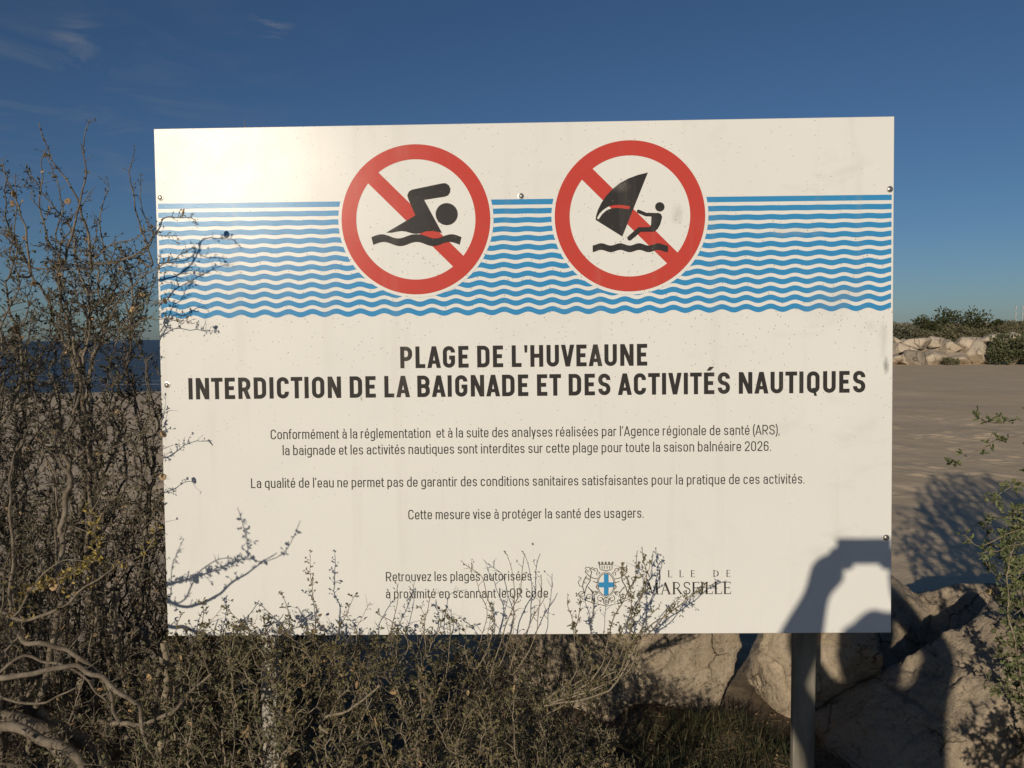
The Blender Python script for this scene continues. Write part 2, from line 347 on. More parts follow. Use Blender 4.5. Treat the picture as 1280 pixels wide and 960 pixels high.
GF = 'boulders of the far rock row'
far = [  # crop centre x, y, width, height, depth shift, label
 (120, 565, 90, 95, 0, 'far boulder at the row foot, cut off by the right edge of the board'),
 (210, 562, 120, 95, 0, 'small squarish far boulder at the foot of the row, left of the greyish one'),
 (322, 545, 150, 140, -.3, 'greyish brown far boulder at the foot of the row, darker than those around it'),
 (470, 545, 210, 135, 0, 'wide pale far boulder at the foot of the row, right of the greyish one'),
 (682, 562, 250, 90, 0, 'long flat far boulder at the foot of the row, with a grass tuft before it'),
 (885, 525, 170, 190, -.2, 'tallest blocky far boulder at the foot of the row, beside the dark bush'),
 (1262, 560, 130, 100, 0, 'sunlit far boulder right of the dark bush in front of the row'),
 (152, 470, 115, 105, 1.0, 'pale far boulder in the second tier, beside the edge of the board'),
 (238, 495, 100, 90, .8, 'small rounded far boulder in the second tier, above the squarish one'),
 (340, 432, 200, 100, 1.4, 'broad reddish tan far boulder on top of the row, under the left grey-green bush'),
 (505, 412, 160, 95, 1.6, 'flat-topped far boulder on top of the row, above the wide pale one'),
 (608, 462, 150, 140, 1.0, 'sloping far boulder in the second tier, left of the large angular one'),
 (735, 452, 190, 160, .9, 'large angular far boulder in the second tier, above the long flat one'),
 (828, 398, 95, 85, 1.7, 'small pale cube-like far boulder on top of the row'),
 (962, 402, 200, 110, 1.4, 'long far boulder on top of the row, left of the dark bush'),
 (1202, 352, 62, 60, 2.0, 'smallest pale far boulder perched above the dark bush'),
 (120, 402, 80, 80, 1.8, 'far boulder on top of the row, touching the edge of the board'),
 (1110, 470, 170, 150, .9, 'far boulder mostly hidden behind the dark bush'),
 (205, 420, 90, 60, 2.0, 'low pale far boulder on top of the row, below the left grey-green bush'),
 (1262, 400, 150, 120, 1.6, 'far boulder at the right edge of the picture, on top of the row')]
for k, (cx, cy, w, h, dy, lab) in enumerate(far):
    Yd = 33.6 + dy * .8; q = at(1100 + cx / 7.11, 370 + cy / 7.11, Yd); s = (Yd - CAM[1]) / FPX / 7.11
    boulder(q, (w * s * 1.2, 1.3, h * s * 1.2), 200 + 7 * k, lab, M_rock_grey if k == 2 else M_rock_far, sub=4, planes=13, fine=.02, group=GF, rot=0)

# ------------------------------------------------------------------ the notice board
def print_mat(name, base, dirt=True, rough=.19):
    """gloss laminate with the insect specks, dust and scuffs that have gathered on it"""
    M = bpy.data.materials.new(name); M.use_nodes = True
    global t, V_
    t = M.node_tree; p = t.nodes['Principled BSDF']; V_ = NN(t, 'ShaderNodeTexCoord').outputs['Object']
    p.inputs['Specular IOR Level'].default_value = .11
    c = mixc(mrange(noise_(2.2, 5, .6), .3, .7), base, tuple(x * .955 for x in base))
    def specks(scale, rad, keep, col, sc, fac=.85):
        q = NN(t, 'ShaderNodeMapping'); q.inputs['Scale'].default_value = sc; q.inputs['Rotation'].default_value = (0, .5, 0); t.links.new(V_, q.inputs[0])
        wv = NN(t, 'ShaderNodeTexNoise', Scale=60.0, Detail=2.0); t.links.new(V_, wv.inputs['Vector'])
        av = NN(t, 'ShaderNodeMix', _data_type='VECTOR', Factor=.004); t.links.new(q.outputs[0], av.inputs['A']); t.links.new(wv.outputs['Color'], av.inputs['B'])
        v = NN(t, 'ShaderNodeTexVoronoi', Scale=scale, Randomness=1.0); t.links.new(av.outputs['Result'], v.inputs['Vector'])
        sp = NN(t, 'ShaderNodeSeparateColor'); t.links.new(v.outputs['Color'], sp.inputs[0])
        r_ = NN(t, 'ShaderNodeMath', _operation='MULTIPLY'); r_.inputs[1].default_value = rad; t.links.new(sp.outputs[1], r_.inputs[0])
        a = NN(t, 'ShaderNodeMath', _operation='LESS_THAN'); t.links.new(v.outputs['Distance'], a.inputs[0]); t.links.new(r_.outputs[0], a.inputs[1])
        k = NN(t, 'ShaderNodeMath', _operation='GREATER_THAN'); k.inputs[1].default_value = 1 - keep; t.links.new(sp.outputs[0], k.inputs[0])
        # more of them towards the top of the board
        sz = NN(t, 'ShaderNodeSeparateXYZ'); t.links.new(V_, sz.inputs[0])
        h = mrange(sz.outputs[2], 1.2, 2.0, .25, 1.0)
        cl = NN(t, 'ShaderNodeMath', _operation='GREATER_THAN'); t.links.new(h, cl.inputs[0]); t.links.new(sp.outputs[2], cl.inputs[1])
        m1 = NN(t, 'ShaderNodeMath', _operation='MULTIPLY'); t.links.new(a.outputs[0], m1.inputs[0]); t.links.new(k.outputs[0], m1.inputs[1])
        m2 = NN(t, 'ShaderNodeMath', _operation='MULTIPLY'); t.links.new(m1.outputs[0], m2.inputs[0]); t.links.new(cl.outputs[0], m2.inputs[1])
        m3 = NN(t, 'ShaderNodeMath', _operation='MULTIPLY'); m3.inputs[1].default_value = fac; t.links.new(m2.outputs[0], m3.inputs[0])
        return m3.outputs[0], col
    if dirt:
        for s in (specks(95, .15, .9, (.18, .135, .095), (1.25, .3, .8)), specks(34, .065, .5, (.07, .055, .04), (1.5, .3, .7)), specks(72, .11, .6, (.26, .2, .14), (.75, .3, 1.6), .75)):
            c = mixc(s[0], c, s[1])
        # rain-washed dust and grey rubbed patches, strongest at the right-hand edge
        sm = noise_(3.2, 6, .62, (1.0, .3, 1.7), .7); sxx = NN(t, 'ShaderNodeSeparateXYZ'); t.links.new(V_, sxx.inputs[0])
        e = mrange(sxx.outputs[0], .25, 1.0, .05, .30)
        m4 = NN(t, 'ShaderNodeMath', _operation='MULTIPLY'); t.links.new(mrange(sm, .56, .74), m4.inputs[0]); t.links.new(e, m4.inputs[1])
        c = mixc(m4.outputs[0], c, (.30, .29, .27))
        st = noise_(16, 4, .6, (1, .3, .07)); m5 = NN(t, 'ShaderNodeMath', _operation='MULTIPLY'); m5.inputs[1].default_value = .10; t.links.new(mrange(st, .56, .7), m5.inputs[0])
        c = mixc(m5.outputs[0], c, (.42, .39, .34))
        def blob(px, py, rx, rz, lo, fac, col, sc=40):
            q0 = bp(*board(px, py)); mp_ = NN(t, 'ShaderNodeMapping', _vector_type='TEXTURE'); mp_.inputs['Location'].default_value = q0; mp_.inputs['Scale'].default_value = (rx, 1, rz); t.links.new(V_, mp_.inputs[0])
            ln = NN(t, 'ShaderNodeVectorMath', _operation='LENGTH'); t.links.new(mp_.outputs[0], ln.inputs[0])
            nz = noise_(sc, 6, .7, (1, .3, .6)); sm_ = NN(t, 'ShaderNodeMath', _operation='MULTIPLY_ADD'); sm_.inputs[1].default_value = 1.6; t.links.new(nz, sm_.inputs[0]); t.links.new(ln.outputs['Value'], sm_.inputs[2])
            return mixc(mrange(sm_.outputs[0], lo, lo + .75, fac, 0), c, col)
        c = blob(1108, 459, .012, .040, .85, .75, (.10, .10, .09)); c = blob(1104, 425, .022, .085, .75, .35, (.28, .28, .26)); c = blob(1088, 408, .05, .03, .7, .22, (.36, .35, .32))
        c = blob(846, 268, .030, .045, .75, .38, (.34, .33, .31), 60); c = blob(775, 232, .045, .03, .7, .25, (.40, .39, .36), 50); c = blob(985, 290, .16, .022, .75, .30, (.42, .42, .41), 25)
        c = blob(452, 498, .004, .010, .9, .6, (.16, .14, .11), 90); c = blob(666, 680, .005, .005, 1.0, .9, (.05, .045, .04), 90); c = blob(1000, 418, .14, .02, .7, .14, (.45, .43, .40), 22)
    t.links.new(c, p.inputs['Base Color'])
    rg = mrange(noise_(7, 6, .65), .3, .7, rough - .03, rough + .05); t.links.new(rg, p.inputs['Roughness'])
    b1 = NN(t, 'ShaderNodeBump', Strength=.12, Distance=.002); t.links.new(noise_(420, 3, .6), b1.inputs['Height'])
    b2 = NN(t, 'ShaderNodeBump', Strength=.10, Distance=.004); t.links.new(noise_(5, 2, .5), b2.inputs['Height']); t.links.new(b1.outputs[0], b2.inputs['Normal'])
    t.links.new(b2.outputs[0], p.inputs['Normal'])
    return M
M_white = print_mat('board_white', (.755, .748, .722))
M_blue = print_mat('print_blue', (.045, .26, .53))
M_red = print_mat('print_red', (.53, .066, .052))
M_black = print_mat('print_black', (.042, .039, .038))
M_edge = mat('board_edge', (.7, .68, .63), .5)
M_back = mat('board_back', (.22, .22, .22), .6)
M_steel = mat('bolt_steel', (.42, .40, .37), .38, .5, metal=.9, bump=.2)
M_post = mat('galvanised_post', (.27, .245, .20), .6, .4, var=(.14, .125, .10), var_scale=14, bump=.2, bump_scale=60, stretch=(1, 1, .25), metal=.25)
M_post_pale = mat('pale_post', (.50, .47, .41), .6, .4, var=(.36, .33, .28), var_scale=10, bump=.2, bump_scale=60, stretch=(1, 1, .4))

SIGN = empty('notice_board', (0, .03, 0))
tag(SIGN, 'large white French beach notice board with two red no-entry circles, blue waves and black text', 'sign')
# the panel: a 5 mm composite sheet with a bevelled rim
def panel():
    h = BH; e = .0012; th = .005; b = MB(); V = []
    rings = [((1 - e), 0.0, e), (1.0, -e, 0), (1.0, -th + e, 0), ((1 - e), -th, e)]
    for hw, off, ins in rings:
        V += [bp(-hw, ins, off), bp(hw, ins, off), bp(hw, h - ins, off), bp(-hw, h - ins, off)]
    F = [(0, 1, 2, 3), (15, 14, 13, 12)]
    for k in range(3):
        for j in range(4): F.append((4 * k + j, 4 * (k + 1) + j, 4 * (k + 1) + (j + 1) % 4, 4 * k + (j + 1) % 4))
    b.add(V, F); return b
pn = panel().build('panel', M_white, SIGN)
pn.data.materials.append(M_edge); pn.data.materials.append(M_back)
for k, f in enumerate(pn.data.polygons): f.material_index = 0 if k == 0 else 2 if k == 1 else 1
def flat(pts, off, mb):     # polygon on the board, front face towards the viewer
    P = [bp(u, v, off) for u, v in pts]
    a = sum(pts[i][0] * pts[(i + 1) % len(pts)][1] - pts[(i + 1) % len(pts)][0] * pts[i][1] for i in range(len(pts)))
    mb.add(P, [tuple(range(len(P))) if a > 0 else tuple(range(len(P)))[::-1]])
# wave stripes
ws = MB(); us = np.linspace(-.994, .994, 620)
for k in range(13):
    v0 = board(205, 257.8 + k * 11.3)[1]; v1 = board(1112, 246.7 + k * 11.36)[1]
    vc = v0 + (v1 - v0) * (us + .994) / 1.988
    amp = .0044 * (max(0, k - .6) / 11.4) ** .8
    uc0 = board(212.5, 395)[0]; wl_ = (board(1085.3, 385)[0] - uc0) / 29; c = vc + amp * np.cos(2 * np.pi * (us - uc0) / wl_)
    hw = .0072
    V = [bp(u, v - hw, .0004) for u, v in zip(us, c)] + [bp(u, v + hw, .0004) for u, v in zip(us, c)]
    n = len(us); ws.add(V, [(i, i + 1, n + i + 1, n + i) for i in range(n - 1)])
ws.build('wave_stripes', M_blue, SIGN)
# prohibition symbols
def circ(c, r, n=96): return [(c[0] + r * math.cos(2 * math.pi * i / n), c[1] + r * math.sin(2 * math.pi * i / n)) for i in range(n)]
def ribbon(pts, w, closed=False):
    P = np.array(pts, float); n = len(P); o = []
    for i in range(n):
        a = P[i] - P[i - 1] if (i or closed) else P[1] - P[0]
        b = P[(i + 1) % n] - P[i] if (i < n - 1 or closed) else P[-1] - P[-2]
        a /= np.linalg.norm(a) + 1e-12; b /= np.linalg.norm(b) + 1e-12
        tdir = a + b; tdir /= np.linalg.norm(tdir) + 1e-12; nn = np.array([-tdir[1], tdir[0]])
        o.append(nn * (w / 2) / max(.35, abs(nn @ np.array([-b[1], b[0]]))))
    o = np.array(o); return P + o, P - o
def stroke(pts, w, off, mb, closed=False, cap=False):
    A, B = ribbon(pts, w, closed); n = len(A)
    V = [bp(u, v, off) for u, v in B] + [bp(u, v, off) for u, v in A]
    mb.add(V, [(i, (i + 1) % n, n + (i + 1) % n, n + i) for i in range(n if closed else n - 1)])
    if cap:
        for e in (pts[0], pts[-1]): flat(circ(e, w / 2, 20), off + .00006, mb)
def symbol(name, l, r, top, bot):
    cx, cy = (l + r) / 2, (top + bot) / 2
    c = (board(l, cy) + board(r, cy)) / 2; rad = (board(r, cy)[0] - board(l, cy)[0]) / 2
    d = MB(); flat(circ(c, rad * 1.043), .0008, d); root = d.build(name, M_white, SIGN)
    g = MB(); A, B = circ(c, rad), circ(c, rad * .801); n = 96
    g.add([bp(*q, .0013) for q in A + B], [(i, (i + 1) % n, n + (i + 1) % n, n + i) for i in range(n)])
    hw = rad * .1005; s2 = math.sqrt(.5); le = rad * .86
    flat([(c[0] + s2 * (a * le + b_ * hw), c[1] + s2 * (-a * le + b_ * hw)) for a, b_ in ((-1, -1), (1, -1), (1, 1), (-1, 1))], .0011, g)
    g.build('red_ring', M_red, root)
    return root
S1 = symbol('no_swimming_symbol', 427, 612.9, 180.9, 368.2)
S2 = symbol('no_kiting_symbol', 693.3, 881.4, 175.5, 364.9)
def cp(ox, oy, sc): return lambda x, y: tuple(board(ox + x / sc, oy + y / sc))
k1 = cp(400, 150, 998 / 260); k2 = cp(660, 150, 998 / 260); k8 = cp(640, 640, 4.0)
def wave_band(k, x0, x1, yc, th, amp, wl, ph, slant, mb, off=.0016):
    pts = [(x, yc + amp * math.cos(2 * math.pi * (x - ph) / wl)) for x in np.linspace(x0, x1, 50)]
    up = [k(x + slant * (-1 if x < (x0 + x1) / 2 else 1), y - th / 2) for x, y in pts]; dn = [k(x, y + th / 2) for x, y in pts]
    n = 50; mb.add([bp(*q, off) for q in dn + up], [(i, i + 1, n + i + 1, n + i) for i in range(n - 1)])
b = MB()
arm = [(440, 335), (588, 304), (604, 304), (618, 313), (626, 330), (624, 348), (614, 362), (600, 368), (500, 384), (586, 543),
       (565, 537), (540, 533), (510, 534), (485, 543), (462, 547), (440, 544), (415, 536), (392, 533), (368, 536), (345, 541), (318, 541), (458, 458), (424, 380), (419, 362), (426, 345)]
flat([k1(*q) for q in arm], .0016, b)
flat([k1(608 + 53 * math.cos(a), 452 + 53 * math.sin(a)) for a in np.linspace(0, 2 * math.pi, 40)[:-1]], .0016, b)
wave_band(k1, 256, 670, 577, 37, 10, 158, 385, 9, b)
b.build('swimmer', M_black, S1)
b = MB()
k3 = cp(680, 165, 1006 / 220)
upper = [(295, 503), (297, 480), (308, 445), (328, 405), (356, 364), (392, 326), (434, 292), (482, 266), (536, 246), (593, 232), (513, 432), (491, 432), (489, 424), (440, 417), (400, 418), (366, 427), (338, 445), (316, 468), (303, 490)]
lower = [(295, 503), (303, 490), (306, 499), (313, 498), (332, 470), (356, 449), (384, 437), (420, 434), (470, 440), (486, 441), (491, 432), (513, 432), (447, 598)]
flat([k3(*q) for q in upper], .0016, b); flat([k3(*q) for q in lower], .0016, b)
flat([k2(632 + 22.5 * math.cos(a), 417 + 22.5 * math.sin(a)) for a in np.linspace(0, 2 * math.pi, 30)[:-1]], .0016, b)
SCU = 0.0022 / 3.84 * 1.0
px_u = (board(700, 300)[0] - board(600, 300)[0]) / 100 / (998 / 260)
stroke([k2(530, 439), k2(566, 454), k2(612, 455)], 17 * px_u, .0016, b, cap=True)
flat([k2(*q) for q in ((592, 448), (625, 446), (638, 452), (643, 466), (634, 500), (622, 522), (606, 536), (578, 536), (590, 500))], .0018, b)
stroke([k2(598, 525), k2(534, 526)], 22 * px_u, .0020, b, cap=True)
stroke([k2(534, 526), k2(487, 567)], 23 * px_u, .0022, b, cap=True)
wave_band(k2, 310, 671, 613, 32, -5.5, 91, 442, 0, b)
b.build('kite_rider', M_black, S2)

# ---- lettering: a condensed grotesque drawn stroke by stroke (cap height 100)
def fil(pts, closed=False, seg=6):
    """polyline with rounded corners: points are (x, y) or (x, y, radius)"""
    n = len(pts); out = []
    for i, q in enumerate(pts):
        r = q[2] if len(q) > 2 else 0
        if r <= 0 or (not closed and i in (0, n - 1)): out.append((q[0], q[1])); continue
        p0 = np.array(pts[i - 1][:2], float); p1 = np.array(q[:2], float); p2 = np.array(pts[(i + 1) % n][:2], float)
        a = p0 - p1; b_ = p2 - p1; la, lb = np.linalg.norm(a), np.linalg.norm(b_); r = min(r, la * .5 if not (i - 1 == 0 and not closed) else la, lb * .5 if not (i + 1 == n - 1 and not closed) else lb)
        a /= la; b_ /= lb
        for s in np.linspace(0, 1, seg + 1):
            # quarter-circle-like blend
            k = math.sin(s * math.pi / 2); c_ = math.cos(s * math.pi / 2)
            out.append(tuple(p1 + a * r * (1 - k) + b_ * r * (1 - c_)))
    res = [out[0]]
    for q in out[1:]:
        if abs(q[0] - res[-1][0]) + abs(q[1] - res[-1][1]) > 1e-4: res.append(q)
    if closed and abs(res[0][0] - res[-1][0]) + abs(res[0][1] - res[-1][1]) < 1e-3: res.pop()
    return res
def glyph(ch, s):
    """returns (advance, [strokes]); a stroke is ('s', pts, closed, width) or ('p', polygon)"""
    a = s / 2; X = 74; up = ch.isupper() or ch.isdigit(); o = []
    st = lambda *p, closed=False, w=None: o.append(('s', fil(list(p), closed), closed, w or s))
    pg = lambda *p: o.append(('p', list(p)))
    acc = {'É': ('E', 1), 'é': ('e', 1), 'è': ('e', -1), 'à': ('a', -1)}.get(ch)
    base = acc[0] if acc else ch
    sb = 7.5 if s > 15 else 7
    W = 56 if base.isupper() else 46; r = 99
    R_ = (W - s) * .5
    hb = s * 1.06
    if base == 'A': W = 62; pg((0, 0), (hb, 0), (W / 2 + hb * .42, 100), (W / 2 - hb * .5, 100)); pg((W - hb, 0), (W, 0), (W / 2 + hb * .5, 100), (W / 2 - hb * .42, 100)); st((14, 27), (W - 14, 27), w=s * .85); sb = 1.5
    elif base == 'B': st((a, 0), (a, 100)); st((s * .9, 100 - a), (W - a - 1, 100 - a, 18), (W - a - 1, 51, 15), (s * .9, 51)); st((s * .9, 51), (W - a, 51, 18), (W - a, a, 18), (s * .9, a))
    elif base == 'C': W = 54; R_ = (W - s) / 2; st((W - a, 68), (W - a, 100 - a, R_), (a, 100 - a, R_), (a, a, R_), (W - a, a, R_), (W - a, 32))
    elif base == 'D': st((a, 0), (a, 100)); st((s * .9, 100 - a), (W - a, 100 - a, R_), (W - a, a, R_), (s * .9, a))
    elif base == 'E': W = 46; st((a, 0), (a, 100)); st((s * .9, 100 - a), (W, 100 - a)); st((s * .9, 51), (W - 5, 51)); st((s * .9, a), (W, a))
    elif base == 'G': W = 55; R_ = (W - s) / 2; st((W - a, 70), (W - a, 100 - a, R_), (a, 100 - a, R_), (a, a, R_), (W - a, a, R_), (W - a, 47), (W * .52, 47))
    elif base == 'H': W = 58; st((a, 0), (a, 100)); st((W - a, 0), (W - a, 100)); st((s * .9, 51), (W - s * .9, 51))
    elif base == 'I': W = s; st((a, 0), (a, 100))
    elif base == 'L': W = 44; st((a, 0), (a, 100)); st((s * .9, a), (W, a))
    elif base == 'N': W = 60; st((a, 0), (a, 100)); st((W - a, 0), (W - a, 100)); pg((0, 100), (hb, 100), (W, 0), (W - hb, 0))
    elif base == 'O': st((a, a, R_), (a, 100 - a, R_), (W - a, 100 - a, R_), (W - a, a, R_), closed=True)
    elif base == 'Q': st((a, a, R_), (a, 100 - a, R_), (W - a, 100 - a, R_), (W - a, a, R_), closed=True); pg((W * .42, 24), (W * .62, 24), (W * .80, -13), (W * .58, -13))
    elif base == 'P': W = 54; st((a, 0), (a, 100)); st((s * .9, 100 - a), (W - a, 100 - a, 20), (W - a, 42, 20), (s * .9, 42))
    elif base == 'R': W = 55; st((a, 0), (a, 100)); st((s * .9, 100 - a), (W - a, 100 - a, 20), (W - a, 44, 20), (s * .9, 44)); pg((W * .38, 44), (W * .38 + hb, 44), (W + 1, 0), (W + 1 - hb, 0))
    elif base == 'S': W = 54; R_ = (W - s) / 2; st((W - a, 70), (W - a, 100 - a, R_), (a, 100 - a, R_), (a, 55, R_ * .8), (W - a, 45, R_ * .8), (W - a, a, R_), (a, a, R_), (a, 30))
    elif base == 'T': W = 52; st((W / 2, 0), (W / 2, 100 - s * .9)); st((0, 100 - a), (W, 100 - a)); sb = 2
    elif base == 'U': st((a, 100), (a, a, R_), (W - a, a, R_), (W - a, 100))
    elif base == 'V': W = 60; pg((0, 100), (hb, 100), (W / 2 + hb * .42, 0), (W / 2 - hb * .5, 0)); pg((W - hb, 100), (W, 100), (W / 2 + hb * .5, 0), (W / 2 - hb * .42, 0)); sb = 1.5
    elif base == '2': W = 48; R_ = 18; st((a, 70), (a, 100 - a, R_), (W - a, 100 - a, R_), (W - a, 58, 10), (a, 12), (a, a), (W, a))
    elif base == '0': W = 49; R_ = (W - s) / 2; st((a, a, R_), (a, 100 - a, R_), (W - a, 100 - a, R_), (W - a, a, R_), closed=True)
    elif base == '6': W = 48; R_ = (W - s) / 2; st((W - a, 74), (W - a, 100 - a, R_), (a, 100 - a, R_), (a, a, R_), (W - a, a, R_), (W - a, 57, R_), (s * .9, 57))
    elif base == "'": W = s * .8; pg((0, 100), (s * .8, 100), (s * .7, 66), (s * .1, 66)); sb = 5
    elif base == '’': W = s; pg((0, 100), (s, 100), (s * .75, 76), (0, 76)); sb = 5
    elif base == '.': W = s; st((a, 0), (a, s)); sb = 5
    elif base == ',': W = s; pg((0, s), (s, s), (s * .5, -14), (-2, -14), (s * .2, 0), (0, 0)); sb = 5
    elif base == '(': W = 18; st((W, 108), (a, 84, 24), (a, 4, 24), (W, -20)); sb = 4
    elif base == ')': W = 18; st((0, 108), (W - a, 84, 24), (W - a, 4, 24), (0, -20)); sb = 4
    elif base == 'a': W = 44; st((a, 52), (a, X - a, 16), (W - a, X - a, 16), (W - a, 0)); st((W - s * .9, 43), (a, 43, 14), (a, a, 14), (W - a, a + 2, 8), (W - a, 16), w=s * .95)
    elif base == 'b': R_ = (W - s) / 2; st((a, 0), (a, 104)); st((s * .9, X - a), (W - a, X - a, R_), (W - a, a, R_), (s * .9, a))
    elif base == 'd': R_ = (W - s) / 2; st((W - a, 0), (W - a, 104)); st((W - s * .9, X - a), (a, X - a, R_), (a, a, R_), (W - s * .9, a))
    elif base == 'p': R_ = (W - s) / 2; st((a, -24), (a, X)); st((s * .9, X - a), (W - a, X - a, R_), (W - a, a, R_), (s * .9, a))
    elif base == 'q': R_ = (W - s) / 2; st((W - a, -24), (W - a, X)); st((W - s * .9, X - a), (a, X - a, R_), (a, a, R_), (W - s * .9, a))
    elif base == 'g': R_ = (W - s) / 2; st((W - a, X), (W - a, -26 + a, R_), (a, -26 + a, R_), (a, -12)); st((W - s * .9, X - a), (a, X - a, R_), (a, a, R_), (W - s * .9, a))
    elif base == 'c': W = 44; R_ = (W - s) / 2; st((W - a, 52), (W - a, X - a, R_), (a, X - a, R_), (a, a, R_), (W - a, a, R_), (W - a, 22))
    elif base == 'e': W = 45; R_ = (W - s) / 2; st((W - a - 1, 20), (W - a - 1, a, R_), (a, a, R_), (a, X - a, R_), (W - a, X - a, R_), (W - a, 35), (s * .9, 35))
    elif base == 'f': W = 30; st((W, 104 - a), (12, 104 - a, 12), (12, 0)); st((0, X - a), (W - 2, X - a), w=s * .9); sb = 2
    elif base == 't': W = 30; st((11, 92), (11, a, 11), (W, a)); st((0, X - a), (W - 1, X - a), w=s * .9); sb = 2
    elif base == 'i': W = s; st((a, 0), (a, X)); st((a, 88), (a, 88 + s * 1.15))
    elif base == 'l': W = s; st((a, 0), (a, 104))
    elif base == 'm': W = 72; st((a, 0), (a, X)); st((s * .9, X - a), (W / 2, X - a, 13), (W / 2, 0)); st((W / 2 + a, X - a), (W - a, X - a, 13), (W - a, 0))
    elif base == 'n': st((a, 0), (a, X)); st((s * .9, X - a), (W - a, X - a, 16), (W - a, 0))
    elif base == 'r': W = 29; st((a, 0), (a, X)); st((s * .9, X - a - 2), (W, X - a)); sb = 5
    elif base == 'o': R_ = (W - s) / 2; st((a, a, R_), (a, X - a, R_), (W - a, X - a, R_), (W - a, a, R_), closed=True)
    elif base == 's': W = 42; R_ = (W - s) / 2; st((W - a, 53), (W - a, X - a, R_), (a, X - a, R_), (a, 41, 11), (W - a, 33, 11), (W - a, a, R_), (a, a, R_), (a, 21))
    elif base == 'u': st((a, X), (a, a, 16), (W - s * .9, a)); st((W - a, 0), (W - a, X))
    elif base == 'v': W = 45; pg((0, X), (hb, X), (W / 2 + hb * .45, 0), (W / 2 - hb * .45, 0)); pg((W - hb, X), (W, X), (W / 2 + hb * .45, 0), (W / 2 - hb * .45, 0)); sb = 2
    elif base == 'x': W = 46; pg((0, X), (hb, X), (W, 0), (W - hb, 0)); pg((W - hb, X), (W, X), (hb, 0), (0, 0)); sb = 2
    elif base == 'y': W = 45; pg((0, X), (hb, X), (W / 2 + hb * .5, 2), (W / 2 - hb * .4, 0)); pg((W - hb, X), (W, X), (W * .36 + hb * .4, -25), (W * .36 - hb * .6, -25)); sb = 2
    elif base == 'z': W = 40; st((0, X - a), (W, X - a)); st((0, a), (W, a)); pg((W - hb, X - s), (W, X - s), (hb, s), (0, s)); sb = 4
    if acc:
        y = 108 if acc[0] == 'E' else 82
        h_ = s * .9; m_ = W / 2
        if acc[1] > 0: pg((m_ - h_ * .7, y), (m_ + h_ * .35, y), (m_ + h_ * 1.35, y + 18), (m_ + h_ * .1, y + 18))
        else: pg((m_ + h_ * .7, y), (m_ - h_ * .35, y), (m_ - h_ * 1.35, y + 18), (m_ - h_ * .1, y + 18))
    return W + 2 * sb, sb, o
def text_line(name, s, xl, xr, yl, yr, cap_px, stem, parent, space=24, off=.0005):
    A, B = board(xl, yl), board(xr, yr); v0 = (A[1] + B[1]) / 2; u0, u1 = A[0], B[0]
    cap = abs(board((xl + xr) / 2, (yl + yr) / 2 - cap_px)[1] - board((xl + xr) / 2, (yl + yr) / 2)[1]); k = cap / 100
    glyphs = [None if c == ' ' else glyph(c, stem) for c in s]
    tot = sum(space if g is None else g[0] for g in glyphs)
    tot -= glyphs[0][1] + glyphs[-1][1]
    kx = (u1 - u0) / tot; x = -glyphs[0][1]; mb = MB()
    for g in glyphs:
        if g is None: x += space; continue
        for j, e in enumerate(g[2]):
            of = off + j * .0001
            if e[0] == 'p': flat([(u0 + (x + g[1] + q[0]) * kx, v0 + q[1] * k) for q in e[1]], of, mb)
            else:
                Aq, Bq = ribbon(e[1], e[3], e[2]); n = len(Aq)
                V = [bp(u0 + (x + g[1] + q[0]) * kx, v0 + q[1] * k, of) for q in list(Bq) + list(Aq)]
                mb.add(V, [(i, (i + 1) % n, n + (i + 1) % n, n + i) for i in range(n if e[2] else n - 1)])
        x += g[0]
    print('TEXT', name, 'kx/k = %.3f' % (kx / k))
    return mb.build(name, M_black, parent)
text_line('headline', "PLAGE DE L'HUVEAUNE", 500.5, 809, 460.4, 457, 27.2, 18.5, SIGN)
text_line('headline', 'INTERDICTION DE LA BAIGNADE ET DES ACTIVITÉS NAUTIQUES', 236, 1081.5, 499.6, 490.4, 27.0, 18.5, SIGN)
text_line('notice_text', 'Conformément à la réglementation  et à la suite des analyses réalisées par l’Agence régionale de santé (ARS),', 338.5, 974.5, 549.0, 543.4, 12.3, 10.5, SIGN)
text_line('notice_text', 'la baignade et les activités nautiques sont interdites sur cette plage pour toute la saison balnéaire 2026.', 353.5, 963.5, 569.0, 563.7, 12.3, 10.5, SIGN)
text_line('notice_text', 'La qualité de l’eau ne permet pas de garantir des conditions sanitaires satisfaisantes pour la pratique de ces activités.', 314, 1005.5, 610.0, 604.6, 12.3, 10.5, SIGN)
text_line('notice_text', 'Cette mesure vise à protéger la santé des usagers.', 510.5, 804.5, 649.0, 647.6, 12.3, 10.5, SIGN)
text_line('notice_text', 'Retrouvez les plages autorisées', 482.5, 664.5, 726.8, 725.6, 11.8, 10.5, SIGN)
text_line('notice_text', 'à proximité en scannant le QR code', 482.5, 685, 748.0, 747.0, 11.8, 10.5, SIGN)

